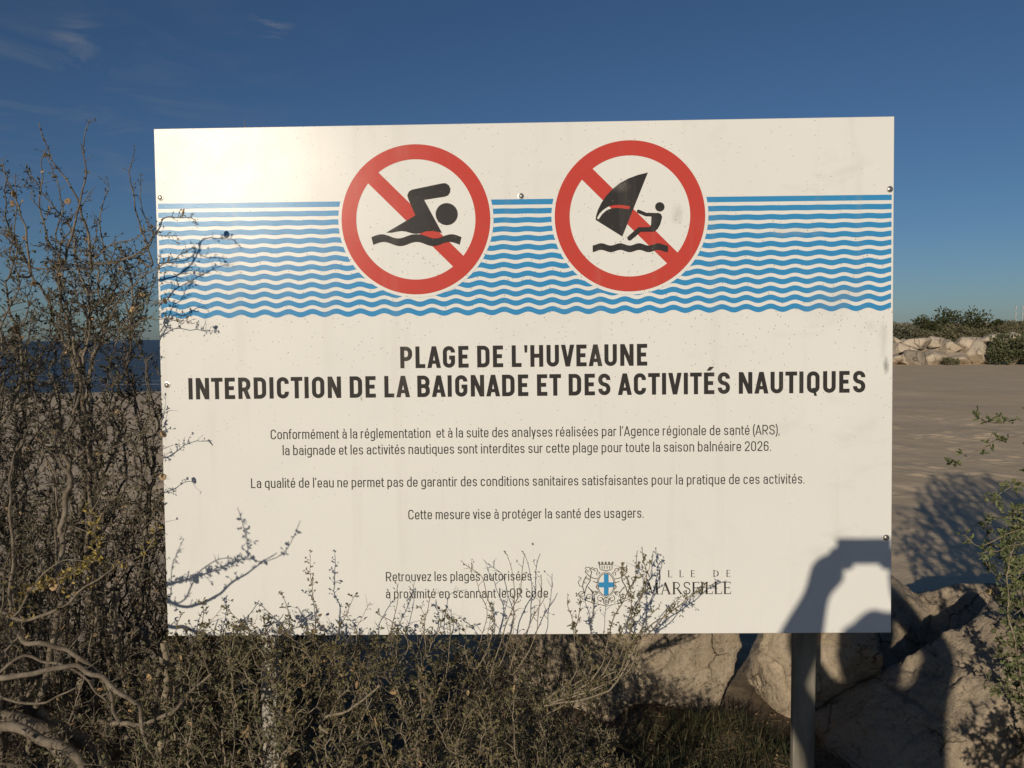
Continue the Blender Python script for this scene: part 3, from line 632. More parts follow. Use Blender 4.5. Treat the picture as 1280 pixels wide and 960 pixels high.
# ---- city lettering in roman capitals, and the city arms
def roman(ch):
    T, t_, o = 13, 5.5, []
    bar = lambda x, y0, y1, w: o.append([(x - w / 2, y0), (x + w / 2, y0), (x + w / 2, y1), (x - w / 2, y1)])
    hor = lambda x0, x1, y, w=5.5: o.append([(x0, y - w / 2), (x1, y - w / 2), (x1, y + w / 2), (x0, y + w / 2)])
    ser = lambda x, y, w=26: hor(x - w / 2, x + w / 2, y + (2 if y < 50 else -2), 4.5)
    stk = lambda pts, w: o.append(('s', fil(pts, seg=8), w))
    if ch == 'I': w = 28; bar(14, 0, 100, T); ser(14, 0); ser(14, 100)
    elif ch == 'L': w = 64; bar(16, 0, 100, T); ser(16, 100); hor(6, 60, 2.7); o.append([(54, 0), (60, 0), (62, 24), (59, 24)])
    elif ch == 'E': w = 62; bar(16, 0, 100, T); hor(6, 56, 97.3); hor(16, 46, 52); hor(6, 58, 2.7); o.append([(52, 100), (57, 100), (57, 80), (55, 80)]); o.append([(53, 0), (58, 0), (61, 22), (58, 22)]); bar(46, 42, 62, 4)
    elif ch == 'V': w = 82; o.append([(10, 100), (24, 100), (48, 0), (40, 0)]); o.append([(66, 100), (73, 100), (47, 0), (41, 0)]); ser(17, 100, 32); ser(70, 100, 24)
    elif ch == 'A': w = 84; o.append([(30, 92), (44, 100), (78, 0), (64, 0)]); o.append([(38, 100), (43, 100), (16, 0), (10, 0)]); hor(22, 60, 34); ser(12, 0, 24); ser(70, 0, 28)
    elif ch == 'M': w = 108; o.append([(14, 0), (20, 0), (28, 100), (22, 100)]); o.append([(20, 100), (36, 100), (58, 4), (52, 4)]); o.append([(82, 100), (86, 100), (57, 4), (52, 4)]); o.append([(80, 100), (93, 100), (98, 0), (85, 0)]); ser(16, 0, 26); ser(91, 0, 30); ser(23, 100, 20); ser(87, 100, 18)
    elif ch == 'D': w = 86; bar(16, 0, 100, T); stk([(6, 97.3), (46, 97.3, 40), (74, 50, 20), (46, 2.7, 40), (6, 2.7)], 6); stk([(60, 84), (74, 66, 12), (74, 34, 12), (60, 16)], 11)
    elif ch == 'R': w = 78; bar(16, 0, 100, T); stk([(6, 97.3), (56, 97.3, 22), (56, 50, 22), (16, 50)], 7); o.append([(34, 50), (46, 50), (78, 0), (63, 0)]); ser(16, 0); ser(70, 0, 18)
    elif ch == 'S': w = 60; stk([(50, 76), (47, 97, 14), (10, 97, 20), (10, 60, 18), (52, 44, 18), (52, 3, 20), (10, 3, 14), (7, 26)], 8.5)
    return w, o
def roman_line(name, s, x0, xs_, x1, yb, cap_px, parent, adv=None):
    A, B = board(x0, yb), board(x1, yb); k = (board(x0, yb - cap_px)[1] - A[1]) / 100
    G = [roman(c) if c != ' ' else (adv or 40, []) for c in s]; tot = sum(g[0] + xs_ for g in G) - xs_
    kx = (B[0] - A[0]) / tot; x = 0; mb = MB()
    for w, o in G:
        for j, e in enumerate(o):
            if e[0] == 's': stroke([(A[0] + (x + q[0]) * kx, A[1] + q[1] * k) for q in e[1]], e[2] * k, .0005 + j * .00008, mb)
            else: flat([(A[0] + (x + q[0]) * kx, A[1] + q[1] * k) for q in e], .0005 + j * .00008, mb)
        x += w + xs_
    return mb.build(name, M_black, parent)
roman_line('city_name', 'VILLE DE', 807.5, 92, 913, 721.7, 8.7, SIGN, adv=60)
roman_line('city_name', 'MARSEILLE', 806, 3, 914, 743.0, 15.2, SIGN)
M_grey = print_mat('print_grey', (.13, .12, .11))
arms = MB()
pu = (board(760, 730)[0] - board(740, 730)[0]) / 20 / 4.0          # board metres per crop pixel
def S_(pts, w, off=.0005): stroke([k8(*q) for q in fil(pts, seg=6)], w * pu, off, arms)
def ell(cx, cy, rx, ry, a0=0, a1=2 * math.pi, n=28): return [(cx + rx * math.cos(a), cy + ry * math.sin(a)) for a in np.linspace(a0, a1, n)]
def curl(cx, cy, r, a0, turns, sg=1, n=22): return [(cx + r * (1 - .75 * s) * math.cos(a0 + sg * s * turns * 2 * math.pi), cy + r * (1 - .75 * s) * math.sin(a0 + sg * s * turns * 2 * math.pi)) for s in np.linspace(0, 1, n)]
zo = [0.0]
def Z(): zo[0] += .00003; return .0005 + zo[0]
for rx, ry, w in ((40, 56, 4), (46, 63, 2.5)): S_(ell(470, 362, rx, ry), w, Z())
# mural crown
for pts in ([(440, 285), (436, 262), (500, 262), (500, 285)], [(442, 288), (470, 293), (498, 288)]): S_(pts, 4, Z())
for x in (437, 452, 468, 484, 500): S_([(x, 262), (x + (x - 468) * .10, 248)], 9, Z())
for x in (450, 462, 475, 488): S_([(x, 268), (x, 284)], 4, Z())
# supporters: bull on the left, lion on the right
for m_ in (1, -1):
    fx = lambda x: 470 + (x - 470) * m_
    T = lambda P: [(fx(q[0]), q[1]) for q in P]
    S_(T([(372, 285), (366, 300), (384, 318), (404, 330), (428, 334)]), 4, Z())            # head, neck, raised foreleg
    S_(T([(388, 282), (398, 300), (392, 322), (390, 345), (372, 372), (366, 398)]), 4.5, Z())
    S_(T([(372, 318), (358, 345), (352, 372), (362, 402), (348, 408)]), 4.5, Z())
    S_(T([(404, 346), (420, 352), (430, 350)]), 4, Z()); S_(T([(378, 372), (392, 388), (402, 402)]), 4.5, Z())
    S_(T([(352, 372), (338, 370, 8), (330, 350, 8), (346, 330, 6), (332, 322)]), 3, Z())  # tail
    S_(T([(364, 284), (370, 276), (386, 276), (394, 284)]), 3.5, Z())
    for q in ((380, 296), (374, 330), (366, 352), (384, 336)): S_(T(ell(q[0], q[1], 5, 4, 0, 5.2, 9)), 2.4, Z())
    # scrolls and leaves of the base
    for cx, cy, r, a0, tn, sg in ((350, 412, 18, 3.4, 1.1, 1), (384, 424, 17, 0, 1.2, -1), (416, 408, 16, 2, 1.1, 1), (442, 432, 17, 4.5, 1.1, -1), (408, 446, 13, 1, 1.2, 1),
                                  (432, 306, 11, 2, 1, 1), (416, 290, 12, .5, 1, -1), (428, 372, 11, 1, 1, 1), (424, 400, 9, 4, 1, -1), (402, 280, 8, 0, 1, 1)):
        S_(T(curl(cx, cy, r, a0, tn, sg)), 3, Z())
    for i in range(9): S_(T([(340 + i * 14, 436 + 10 * math.sin(i * 1.3)), (346 + i * 14, 444 + 9 * math.cos(i))]), 3, Z())
    S_(T([(328, 406), (350, 432), (396, 452), (440, 462), (470, 470)]), 3, Z())
S_(ell(470, 444, 14, 18), 3, Z()); S_(curl(470, 444, 10, 0, 1.3), 2.5, Z())
co = arms.build('coat_of_arms', M_grey, SIGN)
g = MB(); flat([k8(*q) for q in ell(470, 362, 38, 54)[:-1]], .0004, g); g.build('shield', M_white, co)
g = MB(); flat([k8(*q) for q in ((459, 309), (481, 309), (481, 350), (507, 351), (507, 375), (481, 376), (481, 414), (459, 414), (459, 376), (433, 375), (433, 351), (459, 350))], .0026, g)
g.build('blue_cross', M_blue, co)

# fixing screws: washer and domed head
def bolt(px, py):
    u, v = board(px, py); mb = MB(); n = 18
    prof = [(.0085, 0), (.0085, .0012), (.0060, .0016), (.0054, .0034), (.0030, .0046), (.0022, .0040), (0.0005, .0040)]
    for j, (r, o) in enumerate(prof):
        mb.add([bp(u + r * math.cos(2 * math.pi * i / n), v + r * math.sin(2 * math.pi * i / n), o + .0003) for i in range(n)], [])
    for j in range(len(prof) - 1): mb.f += [(j * n + i, j * n + (i + 1) % n, (j + 1) * n + (i + 1) % n, (j + 1) * n + i) for i in range(n)]
    mb.build('screw', M_steel, SIGN)
for q in ((200.5, 247), (651, 245), (1112, 236.5), (1107.5, 672), (209, 481)): bolt(*q)
# posts and the rails between them, behind the panel
def tube_box(x0, x1, y0, y1, z0, z1, name, M):
    b = MB(); b.box((x0, y0, z0), (x1, y1, z1)); return b.build(name, M, SIGN, bevel=.004)
xa, xb = at(992, 860, .066)[0], at(1019.5, 860, .066)[0]
tube_box(xa, xb, .066, .090, -.3, 2.02, 'post', M_post)
xa, xb = at(325, 860, .06)[0], at(345, 860, .06)[0]
tube_box(xa, xb, .066, .066 + xb - xa, -.3, 2.02, 'post', M_post_pale)
tube_box(-.93, .93, .036, .064, 1.90, 1.94, 'rail', M_post); tube_box(-.93, .93, .012, .064, .86, .90, 'rail', M_post)
b = MB(); q = at(304, 151, .055); r = .0016
b.add([(q[0] + r * math.cos(a), .055 + r * math.sin(a), 2.06) for a in (0, 1.57, 3.14, 4.71)] + [(q[0] + .003 + r * .5 * math.cos(a), .058 + r * .5 * math.sin(a), q[2] + .004) for a in (0, 1.57, 3.14, 4.71)],
      [(0, 1, 5, 4), (1, 2, 6, 5), (2, 3, 7, 6), (3, 0, 4, 7), (4, 5, 6, 7)])
b.build('wire_stub', M_bark, SIGN)

# ------------------------------------------------------------------ plants
class Plant:
    """gathers wood, leaves, dry leaves and pods of one plant and builds one mesh per kind of part"""
    def __init__(s, seed): s.g = np.random.default_rng(seed); s.W = []; s.nW = 0; s.L = {}; s.nodes = []
    def wood(s, V, F): s.W.append((np.asarray(V).reshape(-1, 3), np.asarray(F).reshape(-1, 4) + s.nW)); s.nW += len(s.W[-1][0])
    def tube(s, P, r, k=5):
        P = np.asarray(P, float); r = np.asarray(r, float); n = len(P)
        if n < 2: return
        T = np.gradient(P, axis=0); T = unit(T)
        a = np.cross(T[0], [0.3, .2, 1.]); 
        if np.linalg.norm(a) < .1: a = np.cross(T[0], [1., 0, 0])
        A = np.zeros((n, 3)); a = unit(a)
        for i in range(n):
            a = a - (a @ T[i]) * T[i]; a = a / (np.linalg.norm(a) + 1e-9); A[i] = a
        B = np.cross(T, A); th = np.arange(k) * 2 * np.pi / k
        V = P[:, None] + r[:, None, None] * (A[:, None] * np.cos(th)[None, :, None] + B[:, None] * np.sin(th)[None, :, None])
        i = np.arange(n - 1)[:, None] * k; j = np.arange(k)[None]
        F = np.stack([i + j, i + (j + 1) % k, i + k + (j + 1) % k, i + k + j], -1).reshape(-1, 4)
        s.wood(V, F)
    def twigs(s, base, d, ln, rad, bend=.35):
        """many short 3-sided twigs with one kink; returns their points at mid and tip"""
        N = len(base)
        if N == 0: return np.zeros((0, 3)), np.zeros((0, 3)), np.zeros((0, 3))
        d = unit(d); j = s.g.normal(size=(N, 3)) * bend
        mid = base + d * ln[:, None] * .55; d2 = unit(d + j); tip = mid + d2 * ln[:, None] * .45
        a = unit(np.cross(d, s.g.normal(size=(N, 3)))); b = np.cross(d, a)
        V = []
        for P, k in ((base, 1.0), (mid, .75), (tip, .3)):
            for th in (0, 2.094, 4.189): V.append(P + (a * math.cos(th) + b * math.sin(th)) * (rad * k)[:, None])
        V = np.stack(V, 1).reshape(-1, 3)
        f = []
        for l in (0, 3):
            for q in range(3): f.append([l + q, l + (q + 1) % 3, l + 3 + (q + 1) % 3, l + 3 + q])
        F = (np.array(f)[None] + (np.arange(N) * 9)[:, None, None]).reshape(-1, 4)
        s.wood(V, F); return mid, tip, d2
    def leaves(s, kind, P, d, ln, wd):
        N = len(P)
        if N == 0: return
        d = unit(d); n = unit(s.g.normal(size=(N, 3)) + np.array([0, -.2, .5])); side = unit(np.cross(d, n)); n = np.cross(side, d)
        L_, w_ = np.asarray(ln)[:, None], np.asarray(wd)[:, None]
        fold = s.g.uniform(.1, .5, (N, 1))
        V = [P, P + d * L_ * .35 + side * w_ * .5 + n * w_ * fold, P + d * L_ * .78 + side * w_ * .38 + n * w_ * fold * .8, P + d * L_ - n * w_ * .15,
             P + d * L_ * .78 - side * w_ * .38 + n * w_ * fold * .8, P + d * L_ * .35 - side * w_ * .5 + n * w_ * fold]
        V = np.stack(V, 1).reshape(-1, 3)
        F = (np.array([[0, 1, 2, 3], [0, 3, 4, 5]])[None] + (np.arange(N) * 6)[:, None, None]).reshape(-1, 4)
        s.L.setdefault(kind, []).append((V, F))
    def pods(s, kind, P, r):
        """papery coiled pods: little dished discs with a hole-like centre"""
        N = len(P)
        if N == 0: return
        n = unit(s.g.normal(size=(N, 3)) + np.array([0, -.7, .1])); a = unit(np.cross(n, s.g.normal(size=(N, 3)))); b = np.cross(n, a)
        V = []; k = 9; r = np.asarray(r)[:, None]
        for q, off in ((1.0, .0), (.88, .28), (.45, .16), (.18, -.12)):
            for i in range(k):
                th = i * 2 * math.pi / k; wob = 1 + .10 * math.sin(3 * th + q * 5)
                V.append(P + (a * math.cos(th) + b * math.sin(th)) * r * q * wob + n * r * off)
        V = np.stack(V, 1).reshape(-1, 3); f = []
        for l in range(3):
            for i in range(k): f.append([l * k + i, l * k + (i + 1) % k, (l + 1) * k + (i + 1) % k, (l + 1) * k + i])
        F = (np.array(f)[None] + (np.arange(N) * 4 * k)[:, None, None]).reshape(-1, 4)
        s.L.setdefault(kind, []).append((V, F))
    def dress(s, P, T, r, spur=45, spur_len=(.012, .05), leaf=1.2, leaf_len=(.005, .010), leaf_kind='foliage', tipleaf=2, pod=0., dry=0., thick=.0065, up=.25):
        """spur twigs along wood thinner than `thick`, with leaves on wood and spurs"""
        P, T, r = np.asarray(P), np.asarray(T), np.asarray(r)
        seg = np.linalg.norm(np.diff(P, axis=0), axis=1) if len(P) > 1 else np.array([0.])
        ok = np.where(r[:-1] < thick)[0] if len(P) > 1 else np.array([], int)
        if not len(ok): return
        n = s.g.poisson(spur * seg[ok]); idx = np.repeat(ok, n); N = len(idx)
        if N:
            f = s.g.random((N, 1)); B = P[idx] * (1 - f) + P[idx + 1] * f
            d = unit(s.g.normal(size=(N, 3))); t_ = T[idx]; d = unit(d - (d * t_).sum(1, keepdims=True) * t_ * .8 + t_ * .45 + np.array([0, 0, up]))
            ln = s.g.uniform(*spur_len, N) * s.g.choice([.6, 1, 1.6], N, p=[.4, .45, .15])
            mid, tip, d2 = s.twigs(B, d, ln, np.minimum(r[idx] * .6, .0013) + .0002)
            m_ = np.repeat(np.arange(N), s.g.poisson(leaf, N)); fr = s.g.random((len(m_), 1))
            LP = np.where(fr < .5, B[m_] + (mid - B)[m_] * fr * 2, mid[m_] + (tip - mid)[m_] * (fr * 2 - 1))
            ld = d2[m_] + s.g.normal(size=(len(m_), 3)) * .8
            l_ = s.g.uniform(*leaf_len, len(m_)); s.leaves(leaf_kind, LP, ld, l_, l_ * s.g.uniform(.35, .6, len(m_)))
            k = np.repeat(np.arange(N), s.g.poisson(tipleaf * .5, N)); l_ = s.g.uniform(*leaf_len, len(k))
            s.leaves(leaf_kind, tip[k], d2[k] + s.g.normal(size=(len(k), 3)) * .6, l_, l_ * s.g.uniform(.35, .6, len(k)))
            if pod: k = np.where(s.g.random(N) < pod)[0]; s.pods('seed_pods', tip[k], s.g.uniform(.0045, .0105, len(k)))
            if dry: k = np.where(s.g.random(N) < dry)[0]; l_ = s.g.uniform(.007, .014, len(k)); s.leaves('dry_leaves', tip[k], s.g.normal(size=(len(k), 3)), l_, l_ * .6)
    def shoot(s, pts, r0, r1, wig=.006, k=5, step=.012, anchor=True, **kw):
        """a branch along given points (Catmull-Rom), slightly crooked"""
        P = np.array(pts, float)
        if s.nodes and anchor:
            A = s.nodes[0]; D = np.linalg.norm(A - P[0], axis=1) + .8 * np.maximum(0, A[:, 2] - P[0][2] + .02) + 2.0 * np.maximum(0, A[:, 1]) * (P[0][1] < 0); j = D.argmin()
            if D[j] > .012: P = np.vstack([A[j], P])
        Q = np.vstack([2 * P[0] - P[1], P, 2 * P[-1] - P[-2]]); out = []
        for i in range(1, len(Q) - 2):
            n = max(3, int(np.linalg.norm(Q[i + 1] - Q[i]) / step))
            for u in np.linspace(0, 1, n, endpoint=False):
                out.append(.5 * ((2 * Q[i]) + (-Q[i - 1] + Q[i + 1]) * u + (2 * Q[i - 1] - 5 * Q[i] + 4 * Q[i + 1] - Q[i + 2]) * u * u + (-Q[i - 1] + 3 * Q[i] - 3 * Q[i + 1] + Q[i + 2]) * u ** 3))
        out.append(P[-1]); out = np.array(out); n = len(out)
        o = s.g.random(3) * 50
        w = np.stack([fbm(np.stack([np.arange(n) * step * 16 + o[i], np.full(n, o[i]), np.zeros(n)], -1), 2, 7) for i in range(3)], -1) * wig
        w *= np.clip(np.arange(n) / 6, 0, 1)[:, None]; out = out + w
        r = np.linspace(r0, r1, n); s.tube(out, r, k); T = unit(np.gradient(out, axis=0)); s.dress(out, T, r, **kw); return out
    def colonize(s, att, roots, step=.025, kill=.045, iters=220, jit=.28, up=.06, r_tip=.0009, expo=2.35, rmax=.03, sides=5, base_dir=None, pre=None, **kw):
        """space colonisation: wood grows towards scattered points, so boughs fork and fill the shrub unevenly"""
        g = s.g; att = np.asarray(att, float)
        N = [np.array(p, float) for p in roots]; par = [-1] * len(N); dirs = [np.array([0, 0, 1.])] * len(N)
        if pre:
            for path in pre:                                    # given trunks, start to end
                last = None
                for q in path:
                    N.append(np.array(q, float)); par.append(-1 if last is None else last); dirs.append(np.array([0, 0, 1.])); last = len(N) - 1
        NP = np.array(N); near = np.zeros(len(att), int); nd = np.full(len(att), 1e9)
        for i0 in range(0, len(NP), 64):
            D = np.linalg.norm(att[:, None] - NP[None, i0:i0 + 64], axis=2); j = D.argmin(1); dm = D[np.arange(len(att)), j]; u = dm < nd; near[u] = j[u] + i0; nd[u] = dm[u]
        alive = nd > kill
        for it in range(iters):
            A = np.where(alive)[0]
            if not len(A): break
            v = unit(att[A] - NP[near[A]]); acc = np.zeros((len(NP), 3)); np.add.at(acc, near[A], v)
            G = np.unique(near[A])
            d = unit(unit(acc[G]) + g.normal(size=(len(G), 3)) * jit + np.array([0, 0, up]))
            new = NP[G] + d * step * g.uniform(.75, 1.2, (len(G), 1)); b0 = len(NP)
            NP = np.vstack([NP, new]); par += list(G)
            for i0 in range(0, len(new), 400):
                D = np.linalg.norm(att[A][:, None] - new[None, i0:i0 + 400], axis=2); j = D.argmin(1); dm = D[np.arange(len(A)), j]; u = dm < nd[A]
                near[A[u]] = j[u] + i0 + b0; nd[A[u]] = dm[u]
            alive = nd > kill
        n = len(NP); par = np.array(par); kids = [[] for _ in range(n)]
        for i in range(n):
            if par[i] >= 0: kids[par[i]].append(i)
        w = np.zeros(n)
        for i in range(n - 1, -1, -1):
            if not kids[i]: w[i] = r_tip ** expo
            if par[i] >= 0: w[par[i]] += w[i] + (.00012 ** expo)
        r = np.minimum(np.maximum(w, r_tip ** expo) ** (1 / expo), rmax)
        SM = NP.copy()
        for i in range(n):
            if par[i] >= 0 and kids[i]: SM[i] = .5 * NP[i] + .25 * NP[par[i]] + .25 * NP[kids[i]].mean(0)
        NP = SM
        starts = [i for i in range(n) if par[i] < 0]; stack = list(starts)
        while stack:
            i = stack.pop(); ch = [i] if par[i] < 0 else [par[i], i]; rr = [r[i]] if par[i] < 0 else [r[i], r[i]]
            c = i
            while kids[c]:
                k = sorted(kids[c], key=lambda q: -r[q]); stack += k[1:]; c = k[0]; ch.append(c); rr.append(r[c])
            P = NP[ch]; rr = np.array(rr)
            if len(P) < 2: continue
            s.tube(P, rr, sides if rr[0] > .004 else 4 if rr[0] > .002 else 3)
            s.dress(P, unit(np.gradient(P, axis=0)), rr, **kw)
        s.nodes.append(NP); return NP
    def build(s, root, bark, mats):
        V = np.vstack([a for a, _ in s.W]); F = np.vstack([b for _, b in s.W])
        link_mesh('branches', mesh_np('branches', V, F), bark, root, smooth=True)
        tot = len(F)
        for kind, lst in s.L.items():
            n = 0; VV, FF = [], []
            for v, f in lst: VV.append(v); FF.append(f + n); n += len(v)
            o = link_mesh(kind, mesh_np(kind, np.vstack(VV), np.vstack(FF)), mats[kind], root, smooth=(kind == 'seed_pods'))
            if kind in ('seed_pods', 'dry_leaves', 'yellow_leaves'): o['kind'] = 'stuff'
            tot += sum(len(f) for _, f in lst)
        print('PLANT', root.name, 'faces', tot)
def cloud(g, n, lo, hi, f): 
    out = np.zeros((0, 3)); lo, hi = np.array(lo), np.array(hi)
    while len(out) < n:
        P = lo + (hi - lo) * g.random((n * 2, 3)); out = np.vstack([out, P[f(P)]])
    return out[:n]
LM = dict(foliage=M_leaf, dark_foliage=M_leaf_dark, dry_leaves=M_dry, seed_pods=M_pod, yellow_leaves=M_leaf_yellow)

# -- tall thorny shrub on the left, growing round the edge of the board
pl = Plant(5)
def left_env(P):
    x, y, z = P.T
    nx = .16 * vnoise(np.stack([x * 3.3, y * 3.3, z * 1.3], -1), 3)
    top = 1.94 + .16 * np.sin(x * 9 + 1) * .5 + nx - .55 * np.clip((x + 1.02) / .2, 0, 1) - .3 * np.abs(y - .1) 
    hole = vnoise(np.stack([x * 4.2, y * 2.6, z * 4.2], -1), 8) > .22 + .5 * (z < 1.0)
    edge = x + .47 * np.maximum(0, -y) * (z > .70) < -1.015 + .05 * vnoise(np.stack([y * 4, z * 4, 0 * x], -1), 4) + .5 * (y > .12) * (z < 1.6)
    thin = np.random.default_rng(1).random(len(P)) < np.where(z > 1.25, .9, 1.0)
    return (z < top) & ~hole & edge & thin & (y > -.45 - .2 * (z < .9))
att = cloud(pl.g, 16500, (-2.05, -.62, .12), (-.72, .85, 2.1), left_env)
pl.colonize(att, [(-1.15, .05, -.02), (-1.42, .2, -.02), (-1.70, .1, -.02), (-1.28, -.3, -.02), (-1.55, -.25, -.02), (-1.95, .3, -.02), (-1.05, .45, -.02)],
            step=.021, jit=.36, spur=95, leaf=1.4, leaf_len=(.006, .012), leaf_kind='dark_foliage', tipleaf=1.9, pod=.010, dry=.018, kill=.027, r_tip=.0012, rmax=.024, expo=2.2)
sh = dict(spur=70, spur_len=(.008, .022), leaf=1.0, leaf_len=(.004, .009), leaf_kind='foliage', pod=.05, tipleaf=1.2)
def A_(Y, *pts): return [at(x, y, Y) for x, y in pts]
for Y, pts, r0 in ((.05, [(118, 330), (104, 280), (90, 240), (70, 205), (46, 152)], .0042), (-.05, [(80, 330), (98, 260), (104, 210), (106, 178), (117, 148)], .0036), (.1, [(190, 330), (172, 260), (158, 215), (168, 186)], .003),
                   (-.15, [(40, 340), (30, 280), (12, 225), (4, 200)], .0034), (.0, [(60, 300), (50, 250), (52, 215), (60, 180)], .0028), (.12, [(190, 300), (178, 262), (176, 236), (172, 218)], .0022), (.02, [(70, 300), (75, 250), (62, 214), (52, 188)], .0024),
                   (.15, [(130, 320), (124, 270), (134, 238), (128, 224)], .0024), (.0, [(20, 330), (16, 290), (20, 250), (16, 215)], .0024), (.05, [(92, 270), (110, 250), (124, 238)], .0016)):
    q = pl.shoot(A_(Y, *pts), r0, .0009, wig=.008, **{**sh, 'pod': .10 if pts[-1][0] < 80 else .04})
# shoots that reach over the left edge of the board
for Y, pts, r0 in ((-.10, [(150, 330), (185, 305), (205, 276), (222, 268), (240, 276), (250, 283)], .003), (-.08, [(160, 360), (195, 335), (225, 318), (246, 306)], .0022), (-.06, [(190, 350), (206, 342), (214, 338)], .0015), (-.07, [(170, 390), (198, 382), (220, 372)], .0018), (-.06, [(175, 402), (205, 400), (238, 398)], .0016), (-.12, [(160, 300), (190, 290), (208, 294), (222, 290)], .002),
                   (-.14, [(140, 560), (180, 545), (206, 538)], .0018), (-.10, [(150, 620), (180, 606), (204, 600)], .0018)):
    pl.shoot(A_(Y, *pts), r0, .0008, wig=.014, **{**sh, 'spur': 120, 'spur_len': (.008, .028), 'leaf': 1.6, 'tipleaf': 2.2, 'pod': .03})
# the pale forked bough in front of the shrub that throws the twig shadow on the board
Yb = -.42; kw = dict(spur=50, spur_len=(.006, .02), leaf=.9, leaf_len=(.006, .012), leaf_kind='yellow_leaves', tipleaf=1.6, pod=.04)
pl.shoot([at(-40, 740, -.44), *A_(Yb, (-6, 762), (34, 772), (78, 760), (118, 728), (150, 704), (172, 690))], .0065, .0012, wig=.006, **kw)
pl.shoot(A_(Yb, (20, 768), (36, 740), (52, 716), (80, 700), (112, 703)), .0030, .0010, wig=.005, **{**kw, 'leaf': .4, 'tipleaf': .5})
pl.shoot(A_(Yb, (112, 703), (124, 690), (120, 664), (112, 640), (104, 618)), .0022, .0009, wig=.004, **{**kw, 'spur': 190, 'leaf': 1.6, 'tipleaf': 2.4})
pl.shoot(A_(Yb, (112, 703), (150, 704), (182, 690), (196, 664), (203, 640)), .0020, .0009, wig=.004, **{**kw, 'spur': 120, 'leaf': 1.2, 'tipleaf': 2.4})
pl.shoot(A_(Yb, (2, 765), (6, 720), (14, 690), (24, 668)), .0020, .0008, wig=.004, **{**kw, 'leaf_kind': 'foliage', 'spur': 90})
# thick old limbs low on the left, lit by the sun
for Y, pts, r0, r1 in ((-.30, [(-40, 880), (10, 895), (40, 905), (75, 935), (110, 985)], .016, .024), (-.25, [(20, 880), (60, 905), (100, 925), (150, 980)], .013, .02), (-.18, [(110, 985), (165, 920), (196, 880), (202, 840), (200, 812)], .011, .006),
                       (.06, [(110, 750), (150, 775), (190, 800), (240, 850), (260, 900)], .012, .016), (-.05, [(146, 820), (147, 780), (150, 740)], .009, .009),
                       (-.35, [(70, 962), (95, 870), (110, 830), (116, 790)], .0022, .0014), (-.38, [(-10, 870), (40, 878), (80, 865), (96, 858)], .004, .0015), (-.38, [(20, 822), (70, 830), (110, 850), (140, 885)], .004, .002),
                       (-.10, [(30, 880), (75, 790), (68, 700), (70, 620), (52, 560), (40, 505)], .0050, .0018), (-.42, [(-20, 905), (40, 915), (90, 940), (120, 975)], .012, .010), (-.40, [(-10, 845), (60, 838), (120, 846), (170, 880), (190, 930)], .007, .004), (-.38, [(30, 800), (70, 812), (130, 850), (150, 905)], .006, .004), (-.36, [(180, 900), (230, 870), (262, 840)], .006, .003), (-.30, [(2, 900), (14, 690), (12, 600), (30, 540)], .005, .002)):
    pl.shoot(A_(Y, *pts), r0, r1, wig=.010, k=8, spur=22, leaf=.5, leaf_kind='foliage', tipleaf=.8, pod=.02)
SH1 = tag(empty('thorny_shrub', (-1.4, 0, 0)), 'tall dark tangled shrub with small pods, growing beside the left edge of the board', 'shrub')
pl.build(SH1, M_bark, LM)

# -- low leafy shrub in front of the lower edge of the board
pl = Plant(9)
def low_env(P):
    x, y, z = P.T
    n = vnoise(np.stack([x * 4.5, y * 4.5, z * 3], -1), 12)
    top = .80 - .36 * np.clip((x + .22) / .34, 0, 1) ** 1.1 + .06 * n - .25 * np.clip(-(y + .35) / .35, 0, 1)
    hole = (vnoise(np.stack([x * 5.5, y * 3, z * 5.5], -1), 31) > .10) & (z < .66)
    return (z < top) & ((y < -.015) | (z < .70 - .25 * np.clip(y, 0, 1))) & (y > -.62) & ~hole & (x < .36 - .25 * z + .1 * n)
att = cloud(pl.g, 11000, (-1.02, -.62, .1), (.5, .5, .9), low_env)
pl.colonize(att, [(-.88, -.18, -.02), (-.7, -.05, -.02), (-.5, -.22, -.02), (-.28, -.1, -.02), (-.08, -.2, -.02), (.12, -.1, -.02), (-.6, -.35, -.02), (-.2, -.38, -.02)],
            step=.018, jit=.36, up=.10, spur=90, spur_len=(.008, .034), leaf=1.5, leaf_len=(.006, .012), tipleaf=2.0, pod=.014, dry=.06, kill=.027, rmax=.012, r_tip=.0008)
